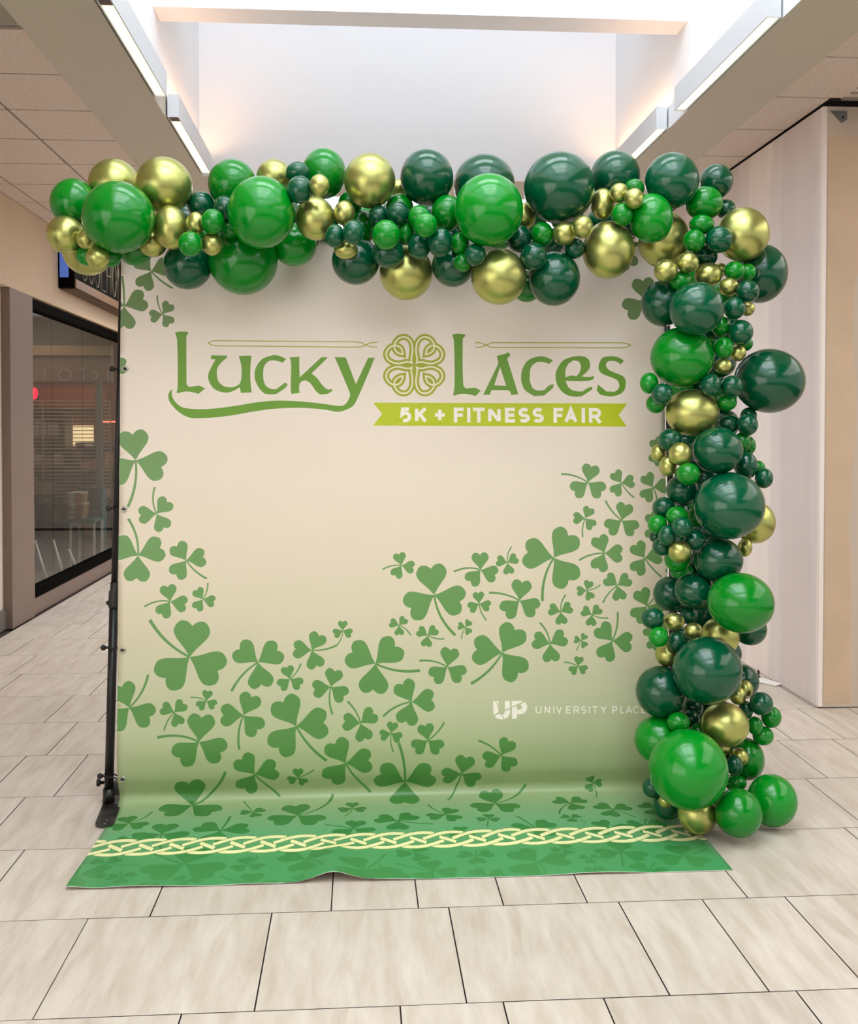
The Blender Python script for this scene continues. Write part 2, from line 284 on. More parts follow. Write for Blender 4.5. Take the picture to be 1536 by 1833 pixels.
  [[0.8878,0.552],[0.8695,0.5692],[0.862,0.5657],[0.8544,0.5626],[0.8466,0.5603],[0.8371,0.5591],[0.8275,0.5587],[0.8178,0.5588],[0.809,0.5633],[0.8005,0.5683],[0.793,0.5745],[0.7887,0.5801],[0.7854,0.5866],[0.783,0.5933],[0.7815,0.6],[0.7807,0.6069],[0.7804,0.6138],[0.7796,0.6247],[0.7791,0.6356],[0.7801,0.6464],[0.783,0.6576],[0.7872,0.6684],[0.7921,0.679],[0.796,0.682],[0.8,0.6847],[0.8043,0.6871],[0.8082,0.689],[0.8123,0.6905],[0.8166,0.6912],[0.8261,0.691],[0.8357,0.69],[0.8453,0.6887],[0.853,0.6805],[0.8612,0.6729],[0.8702,0.6665],[0.8766,0.664],[0.8836,0.6628],[0.8908,0.6624],[0.8865,0.6788],[0.8797,0.6848],[0.8728,0.6909],[0.8658,0.6968],[0.8589,0.7023],[0.852,0.7078],[0.8451,0.7132],[0.7999,0.7165],[0.793,0.7129],[0.7862,0.7091],[0.7795,0.7051],[0.7724,0.701],[0.7654,0.6966],[0.7592,0.6913],[0.7543,0.6851],[0.7503,0.6782],[0.747,0.671],[0.7442,0.6631],[0.742,0.6549],[0.7407,0.6465],[0.74,0.6357],[0.7401,0.6248],[0.741,0.6139],[0.7425,0.6056],[0.7449,0.5974],[0.7478,0.5894],[0.7513,0.5809],[0.7554,0.5726],[0.7603,0.5648],[0.7652,0.5592],[0.7708,0.5544],[0.7768,0.55],[0.7834,0.546],[0.7902,0.5426],[0.7974,0.5401],[0.811,0.5364],[0.8248,0.5335],[0.8386,0.5334],[0.8556,0.5374],[0.8719,0.544]],
  [[1.217,0.5529],[1.2019,0.5694],[1.1941,0.5634],[1.186,0.5582],[1.1771,0.5547],[1.1663,0.5533],[1.1552,0.5536],[1.1439,0.5549],[1.1347,0.5632],[1.1329,0.5747],[1.1356,0.5814],[1.1389,0.5875],[1.1435,0.5927],[1.1524,0.5986],[1.1623,0.6031],[1.1723,0.6074],[1.1834,0.6117],[1.1945,0.6156],[1.2053,0.6204],[1.2103,0.6235],[1.2147,0.6274],[1.2185,0.6318],[1.2209,0.6359],[1.2225,0.6403],[1.2233,0.645],[1.2236,0.656],[1.223,0.667],[1.2212,0.6778],[1.2188,0.6843],[1.2153,0.6904],[1.211,0.6959],[1.2066,0.7002],[1.2015,0.7039],[1.1959,0.7066],[1.1823,0.7116],[1.1685,0.7155],[1.1543,0.7174],[1.1376,0.7164],[1.1212,0.7134],[1.1047,0.7093],[1.0884,0.6905],[1.0946,0.6618],[1.0995,0.6659],[1.1044,0.67],[1.1093,0.674],[1.1175,0.6808],[1.1257,0.6877],[1.1339,0.6945],[1.1712,0.696],[1.1879,0.6845],[1.1948,0.668],[1.19,0.6492],[1.1858,0.6445],[1.1813,0.6402],[1.1761,0.6369],[1.1584,0.6298],[1.1402,0.6236],[1.1225,0.6166],[1.1155,0.6128],[1.1091,0.6082],[1.1036,0.6027],[1.1007,0.5983],[1.0988,0.5932],[1.098,0.5879],[1.0981,0.5796],[1.0993,0.5713],[1.1016,0.5633],[1.1052,0.5552],[1.1099,0.5476],[1.1151,0.5402],[1.1261,0.5364],[1.1371,0.5334],[1.1484,0.5319],[1.1624,0.5319],[1.1763,0.5334],[1.1898,0.5366],[1.1995,0.5407],[1.2085,0.5464]],
  [[1.0768,0.6225],[1.0742,0.6373],[1.0669,0.641],[1.0595,0.644],[1.0518,0.6455],[1.016,0.6469],[0.9802,0.6468],[0.9445,0.6459],[0.9565,0.6745],[0.9642,0.681],[0.9722,0.6867],[0.9811,0.6908],[0.9945,0.6936],[1.0083,0.6946],[1.0223,0.6947],[1.0317,0.6881],[1.0413,0.6819],[1.0514,0.6767],[1.0567,0.675],[1.0623,0.6743],[1.068,0.6742],[1.0678,0.6848],[1.0596,0.6904],[1.0513,0.6959],[1.0428,0.7012],[1.0335,0.7076],[1.024,0.7138],[1.0138,0.7177],[0.9973,0.7193],[0.9807,0.7185],[0.9643,0.7161],[0.9557,0.7136],[0.9475,0.7095],[0.9397,0.7048],[0.9338,0.7007],[0.9283,0.6961],[0.9234,0.6909],[0.9173,0.6832],[0.9118,0.6751],[0.9072,0.6664],[0.9036,0.6572],[0.901,0.6476],[0.8993,0.6378],[0.8984,0.6283],[0.8985,0.6187],[0.8996,0.6092],[0.9016,0.6021],[0.9046,0.5953],[0.908,0.5887],[0.9125,0.5802],[0.9175,0.5719],[0.9231,0.5641],[0.9285,0.5578],[0.9345,0.552],[0.9414,0.5476],[0.9575,0.5411],[0.9741,0.536],[0.9911,0.5326],[1.0049,0.5315],[1.0187,0.5321],[1.0324,0.5341],[1.0384,0.5362],[1.0438,0.5397],[1.0488,0.5438],[1.0523,0.5472],[1.0551,0.551],[1.057,0.5553],[1.0586,0.5647],[1.0591,0.5743],[1.0591,0.584],[1.0545,0.5912],[1.0495,0.5981],[1.044,0.6046],[1.0361,0.6119],[1.0276,0.6187],[1.019,0.6252],[1.0313,0.6265],[1.0437,0.6275],[1.0561,0.6275],[1.0631,0.6266],[1.07,0.6247]],
]
HOLE_SHAPES = [
  [[0.6439,0.5833],[0.6163,0.6673],[0.671,0.6696]],
  [[0.9446,0.6295],[0.9438,0.6185],[0.9437,0.6076],[0.945,0.5968],[0.9481,0.5868],[0.9525,0.5773],[0.9577,0.568],[0.9826,0.5515],[1.0074,0.5555],[1.017,0.576],[1.0159,0.5858],[1.0141,0.5955],[1.0109,0.6047],[1.0064,0.6122],[1.0006,0.6189],[0.9942,0.6252],[0.9874,0.623],[0.9805,0.6215],[0.9736,0.6212],[0.9638,0.6229],[0.9541,0.6259]],
]
RIBBON_SHAPES = [
  [[0.0656,0.7472],[1.231,0.7492],[1.1888,0.8025],[1.2271,0.8557],[0.0653,0.8511],[0.1056,0.7979]],
]
LOGO_SHAPES = [
  [[0.6013,2.0904],[0.6102,2.0911],[0.6152,2.1016],[0.6199,2.1122],[0.6237,2.1231],[0.6247,2.1288],[0.6249,2.1346],[0.6246,2.1405],[0.6038,2.1525],[0.6027,2.1484],[0.6018,2.1443],[0.6014,2.1401],[0.601,2.1235],[0.601,2.107]],
  [[0.6139,2.0906],[0.625,2.0908],[0.6248,2.1107]],
  [[0.6074,2.1584],[0.6132,2.1547],[0.6191,2.1513],[0.6253,2.1485],[0.6276,2.1481],[0.6301,2.1482],[0.6326,2.1487],[0.6347,2.1497],[0.6364,2.1508],[0.6378,2.1524],[0.6411,2.1589],[0.6439,2.1657],[0.6465,2.1726],[0.6413,2.1726],[0.6361,2.1724],[0.631,2.1719],[0.6264,2.1711],[0.6219,2.1699],[0.6177,2.168],[0.6139,2.1653],[0.6106,2.162]],
  [[0.6422,2.151],[0.6504,2.1468],[0.6534,2.1374],[0.6765,2.1277],[0.6767,2.1333],[0.6768,2.1388],[0.6763,2.1444],[0.6755,2.1484],[0.6743,2.1523],[0.6725,2.1559],[0.67,2.1597],[0.6671,2.1632],[0.6636,2.166],[0.6592,2.168],[0.6544,2.1692],[0.6495,2.17]],
  [[0.6538,2.0913],[0.6768,2.0917],[0.6765,2.1211],[0.6535,2.1309]],
  [[0.6849,2.0919],[0.6982,2.0915],[0.7116,2.0914],[0.7249,2.0917],[0.7287,2.0922],[0.7324,2.0931],[0.736,2.0942],[0.7194,2.1019],[0.7028,2.1095],[0.6862,2.1169],[0.6857,2.117],[0.6852,2.117],[0.6847,2.1169]],
  [[0.6854,2.122],[0.7069,2.1137],[0.7083,2.1304],[0.7123,2.1308],[0.7162,2.1309],[0.7201,2.1306],[0.7227,2.13],[0.7252,2.129],[0.7276,2.1279],[0.7313,2.1206],[0.7292,2.1133],[0.7233,2.1089],[0.7427,2.0983],[0.7454,2.1003],[0.7479,2.1024],[0.75,2.105],[0.7522,2.1087],[0.7538,2.1126],[0.7547,2.1167],[0.7548,2.1216],[0.7541,2.1265],[0.7528,2.1312],[0.7508,2.1354],[0.7483,2.1393],[0.7452,2.1427],[0.7421,2.1453],[0.7386,2.1475],[0.7348,2.1491],[0.7314,2.1499],[0.7279,2.1502],[0.7244,2.1504],[0.719,2.1504],[0.7136,2.1503],[0.7081,2.1501],[0.7072,2.1711],[0.685,2.1707]],
]
FLOURISH = [[[-0.6706,0.4815],[-0.6541,0.4727],[-0.631,0.4712],[-0.0118,0.473],[0.0151,0.4776],[0.0319,0.4876],[0.0554,0.4956],[0.0857,0.4968]],[[-0.6706,0.4815],[-0.654,0.4915],[-0.6309,0.494],[-0.0118,0.4974],[0.0151,0.4945],[0.0319,0.4876],[0.0521,0.4774],[0.0858,0.4738]],[[0.5304,0.4721],[0.5524,0.4736],[0.5809,0.484],[0.6053,0.4945],[1.207,0.4929],[1.232,0.4886],[1.2513,0.4803]],[[0.5302,0.4949],[0.5563,0.494],[0.5809,0.484],[0.6055,0.4725],[1.2073,0.4698],[1.2322,0.4738],[1.2513,0.4803]]]
EMBLEM = [
  [[0.2629,0.5713],[0.2636,0.5675],[0.2645,0.562],[0.2653,0.5558],[0.2655,0.5496],[0.2649,0.5436],[0.2637,0.5375],[0.2624,0.5312],[0.2615,0.5248],[0.2609,0.5182],[0.2603,0.5114],[0.2602,0.5046],[0.2606,0.4978],[0.2616,0.4908],[0.2631,0.4837],[0.265,0.4769],[0.2675,0.4708],[0.2705,0.4657],[0.274,0.4611],[0.2779,0.4573],[0.282,0.4541],[0.2864,0.4518],[0.291,0.4501],[0.2958,0.4492],[0.3006,0.4488],[0.3056,0.4492],[0.3106,0.4501],[0.3156,0.4517],[0.3203,0.4539],[0.3246,0.4568],[0.3288,0.4603],[0.3325,0.4642],[0.3357,0.4684],[0.3383,0.4728],[0.3404,0.4775],[0.3419,0.4824],[0.3429,0.487],[0.3431,0.4914],[0.3428,0.4957],[0.3419,0.4998],[0.3407,0.5036],[0.3392,0.5071],[0.3373,0.5104],[0.335,0.5134],[0.3324,0.5161],[0.3294,0.5186],[0.326,0.5209],[0.3225,0.5228],[0.3189,0.5245],[0.315,0.5257],[0.3108,0.5266],[0.307,0.5272],[0.3044,0.5276],[0.3046,0.5253],[0.3047,0.5219],[0.3052,0.5181],[0.3061,0.5142],[0.3077,0.51],[0.3097,0.5055],[0.3121,0.5012],[0.3149,0.4975],[0.3181,0.4946],[0.3217,0.4921],[0.3255,0.4902],[0.3294,0.4887],[0.3334,0.4877],[0.3374,0.4872],[0.3416,0.4873],[0.346,0.488],[0.3506,0.4895],[0.3555,0.4916],[0.3603,0.4942],[0.3645,0.4973],[0.3683,0.5009],[0.3717,0.5051],[0.3746,0.5095],[0.3769,0.5138],[0.3785,0.5179],[0.3796,0.522],[0.3801,0.5261],[0.3799,0.5304],[0.379,0.5351],[0.3775,0.54],[0.3753,0.5448],[0.3726,0.5491],[0.3692,0.5528],[0.3652,0.5561],[0.3607,0.559],[0.3559,0.5616],[0.3506,0.564],[0.3448,0.5661],[0.3389,0.5678],[0.3332,0.569],[0.3279,0.5694],[0.3228,0.5693],[0.3178,0.5687],[0.3125,0.568],[0.307,0.5669],[0.3013,0.5653],[0.2955,0.5638],[0.2898,0.5629],[0.2837,0.5627],[0.2773,0.563],[0.2715,0.5636],[0.2671,0.5645],[0.2647,0.566],[0.2636,0.568],[0.2633,0.57],[0.2629,0.5713]],
  [[0.2629,0.5829],[0.2635,0.5868],[0.2644,0.5922],[0.2651,0.5985],[0.2653,0.6046],[0.2646,0.6106],[0.2634,0.6167],[0.2621,0.6231],[0.2611,0.6295],[0.2604,0.6361],[0.2598,0.6428],[0.2596,0.6496],[0.2599,0.6564],[0.2609,0.6633],[0.2623,0.6704],[0.2642,0.6772],[0.2666,0.6832],[0.2696,0.6883],[0.273,0.6928],[0.2769,0.6966],[0.281,0.6997],[0.2853,0.702],[0.2899,0.7036],[0.2947,0.7045],[0.2995,0.7048],[0.3044,0.7044],[0.3095,0.7034],[0.3145,0.7018],[0.3191,0.6996],[0.3235,0.6967],[0.3277,0.6932],[0.3315,0.6892],[0.3347,0.6851],[0.3373,0.6807],[0.3394,0.6759],[0.341,0.671],[0.342,0.6664],[0.3423,0.6621],[0.342,0.6578],[0.3412,0.6537],[0.34,0.6499],[0.3385,0.6464],[0.3366,0.6432],[0.3344,0.6402],[0.3318,0.6375],[0.3288,0.635],[0.3255,0.6328],[0.322,0.6309],[0.3184,0.6293],[0.3145,0.6281],[0.3104,0.6272],[0.3066,0.6267],[0.304,0.6262],[0.3041,0.6286],[0.3042,0.6319],[0.3046,0.6358],[0.3056,0.6397],[0.3071,0.6438],[0.3091,0.6482],[0.3114,0.6525],[0.3142,0.6562],[0.3173,0.6591],[0.3209,0.6615],[0.3247,0.6634],[0.3286,0.6648],[0.3325,0.6658],[0.3366,0.6662],[0.3408,0.6661],[0.3451,0.6654],[0.3497,0.6639],[0.3547,0.6618],[0.3595,0.6591],[0.3637,0.656],[0.3675,0.6524],[0.3709,0.6482],[0.3739,0.6437],[0.3762,0.6394],[0.3779,0.6353],[0.3791,0.6313],[0.3796,0.6271],[0.3794,0.6228],[0.3786,0.6182],[0.3771,0.6133],[0.375,0.6085],[0.3723,0.6042],[0.369,0.6006],[0.365,0.5973],[0.3606,0.5944],[0.3558,0.5919],[0.3505,0.5895],[0.3447,0.5874],[0.3388,0.5858],[0.3331,0.5847],[0.3278,0.5843],[0.3228,0.5845],[0.3177,0.5851],[0.3124,0.5858],[0.3069,0.587],[0.3012,0.5886],[0.2954,0.5901],[0.2897,0.5911],[0.2836,0.5914],[0.2772,0.5912],[0.2714,0.5906],[0.267,0.5897],[0.2646,0.5883],[0.2635,0.5863],[0.2632,0.5843],[0.2629,0.5829]],
  [[0.2411,0.5714],[0.2405,0.5676],[0.2396,0.5621],[0.2389,0.5559],[0.2387,0.5497],[0.2394,0.5438],[0.2406,0.5376],[0.2419,0.5313],[0.2429,0.5248],[0.2436,0.5183],[0.2442,0.5115],[0.2444,0.5047],[0.2441,0.4979],[0.2431,0.4909],[0.2417,0.4838],[0.2397,0.477],[0.2373,0.471],[0.2344,0.4659],[0.2309,0.4614],[0.227,0.4576],[0.223,0.4545],[0.2187,0.4522],[0.214,0.4506],[0.2092,0.4497],[0.2044,0.4494],[0.1995,0.4498],[0.1944,0.4509],[0.1895,0.4525],[0.1848,0.4547],[0.1805,0.4576],[0.1763,0.4612],[0.1725,0.4652],[0.1693,0.4693],[0.1667,0.4738],[0.1646,0.4785],[0.163,0.4834],[0.1621,0.488],[0.1618,0.4924],[0.1621,0.4967],[0.1629,0.5008],[0.1641,0.5046],[0.1656,0.508],[0.1675,0.5113],[0.1697,0.5142],[0.1723,0.5169],[0.1752,0.5194],[0.1786,0.5216],[0.1821,0.5235],[0.1856,0.5251],[0.1895,0.5263],[0.1937,0.5272],[0.1974,0.5277],[0.2,0.5282],[0.1999,0.5258],[0.1998,0.5225],[0.1994,0.5186],[0.1984,0.5147],[0.1969,0.5106],[0.1949,0.5062],[0.1926,0.5018],[0.1898,0.4982],[0.1867,0.4953],[0.1831,0.4929],[0.1793,0.491],[0.1754,0.4896],[0.1715,0.4887],[0.1675,0.4882],[0.1633,0.4883],[0.159,0.4891],[0.1543,0.4905],[0.1495,0.4927],[0.1447,0.4954],[0.1404,0.4985],[0.1367,0.5021],[0.1333,0.5063],[0.1303,0.5108],[0.128,0.5151],[0.1264,0.5192],[0.1253,0.5232],[0.1248,0.5274],[0.1249,0.5316],[0.1258,0.5363],[0.1273,0.5412],[0.1294,0.546],[0.1321,0.5502],[0.1354,0.5539],[0.1393,0.5571],[0.1437,0.56],[0.1485,0.5625],[0.1537,0.5649],[0.1595,0.5669],[0.1654,0.5686],[0.1711,0.5697],[0.1763,0.5701],[0.1814,0.5699],[0.1864,0.5693],[0.1917,0.5685],[0.1972,0.5674],[0.2029,0.5658],[0.2086,0.5642],[0.2143,0.5633],[0.2204,0.563],[0.2268,0.5632],[0.2326,0.5637],[0.237,0.5646],[0.2394,0.5661],[0.2405,0.5681],[0.2408,0.5701],[0.2411,0.5714]],
  [[0.241,0.583],[0.2404,0.5869],[0.2395,0.5923],[0.2387,0.5986],[0.2385,0.6047],[0.2391,0.6107],[0.2403,0.6168],[0.2416,0.6231],[0.2425,0.6295],[0.2431,0.6361],[0.2437,0.6428],[0.2438,0.6496],[0.2434,0.6564],[0.2424,0.6634],[0.2409,0.6705],[0.239,0.6773],[0.2365,0.6833],[0.2335,0.6884],[0.23,0.6929],[0.2261,0.6967],[0.2221,0.6998],[0.2177,0.7022],[0.2131,0.7038],[0.2083,0.7047],[0.2035,0.705],[0.1986,0.7047],[0.1936,0.7037],[0.1886,0.7021],[0.184,0.6999],[0.1797,0.6971],[0.1756,0.6936],[0.1718,0.6896],[0.1686,0.6855],[0.1661,0.6811],[0.164,0.6764],[0.1625,0.6716],[0.1615,0.667],[0.1612,0.6626],[0.1616,0.6583],[0.1624,0.6543],[0.1636,0.6505],[0.1651,0.647],[0.167,0.6437],[0.1693,0.6408],[0.1719,0.6381],[0.1748,0.6356],[0.1782,0.6333],[0.1817,0.6314],[0.1853,0.6297],[0.1891,0.6285],[0.1933,0.6277],[0.1971,0.627],[0.1997,0.6266],[0.1995,0.6289],[0.1994,0.6323],[0.199,0.6361],[0.198,0.64],[0.1964,0.6441],[0.1944,0.6486],[0.192,0.6529],[0.1893,0.6566],[0.1861,0.6595],[0.1826,0.6619],[0.1788,0.6639],[0.1749,0.6653],[0.171,0.6663],[0.1669,0.6667],[0.1627,0.6667],[0.1584,0.666],[0.1538,0.6645],[0.1489,0.6624],[0.1442,0.6598],[0.14,0.6567],[0.1363,0.6531],[0.1329,0.649],[0.13,0.6446],[0.1277,0.6403],[0.1261,0.6362],[0.125,0.6322],[0.1245,0.628],[0.1247,0.6238],[0.1255,0.6191],[0.1271,0.6142],[0.1292,0.6094],[0.1319,0.6052],[0.1352,0.6015],[0.1392,0.5982],[0.1436,0.5953],[0.1484,0.5927],[0.1537,0.5903],[0.1594,0.5882],[0.1654,0.5865],[0.171,0.5854],[0.1763,0.5849],[0.1813,0.5851],[0.1864,0.5856],[0.1916,0.5863],[0.1971,0.5875],[0.2028,0.589],[0.2085,0.5905],[0.2142,0.5914],[0.2203,0.5916],[0.2267,0.5914],[0.2325,0.5908],[0.2369,0.5899],[0.2393,0.5884],[0.2404,0.5863],[0.2407,0.5844],[0.241,0.583]],
]
EMBLEM_CORE = [[[0.2523,0.5041],[0.261,0.5393],[0.2578,0.56],[0.2559,0.5732],[0.2733,0.5686],[0.2939,0.5677],[0.3249,0.5769],[0.2938,0.5863],[0.2732,0.5856],[0.2559,0.5811],[0.2577,0.5952],[0.2607,0.6138],[0.2517,0.651],[0.243,0.6138],[0.2461,0.5952],[0.2481,0.5811],[0.2299,0.5858],[0.2093,0.5867],[0.1785,0.5775],[0.2094,0.5681],[0.23,0.5688],[0.2481,0.5733],[0.2463,0.56],[0.2433,0.5393]]]
RIBBON_TEXT = [['5', 0.1861, 0.7685, 0.2382, 0.8362], ['K', 0.2546, 0.7686, 0.3084, 0.8364], ['+', 0.3451, 0.7688, 0.39, 0.8367], ['F', 0.4309, 0.769, 0.4768, 0.8369], ['I', 0.4918, 0.7691, 0.506, 0.8371], ['T', 0.5178, 0.7691, 0.5718, 0.8372], ['N', 0.587, 0.7693, 0.6451, 0.8374], ['E', 0.6644, 0.7694, 0.7104, 0.8376], ['S', 0.7241, 0.7695, 0.7799, 0.8378], ['S', 0.7896, 0.7697, 0.8439, 0.838], ['F', 0.8872, 0.7699, 0.9317, 0.8383], ['A', 0.9374, 0.77, 0.9976, 0.8385], ['I', 1.0181, 0.7701, 1.0322, 0.8387], ['R', 1.0511, 0.7702, 1.1073, 0.8388]]
PLACE_TEXT = [['U', 0.7928, 2.1168, 0.82, 2.1489], ['N', 0.834, 2.1176, 0.8586, 2.1496], ['I', 0.8737, 2.1183, 0.8766, 2.15], ['V', 0.8864, 2.1185, 0.9126, 2.1506], ['E', 0.9315, 2.1193, 0.9518, 2.1514], ['R', 0.966, 2.1199, 0.9911, 2.1521], ['S', 1.001, 2.1206, 1.0251, 2.1527], ['I', 1.0367, 2.1212, 1.0395, 2.153], ['T', 1.0516, 2.1215, 1.0762, 2.1536], ['Y', 1.0894, 2.1221, 1.1162, 2.1544], ['P', 1.1432, 2.1231, 1.1652, 2.1553], ['L', 1.1801, 2.1238, 1.1968, 2.1559], ['A', 1.2036, 2.1242, 1.2342, 2.1566], ['C', 1.2378, 2.1248, 1.2663, 2.1572], ['E', 1.2753, 2.1255, 1.2952, 2.1577]]
BAND = [2.9015, 3.0943, 2.9212, 3.0606]
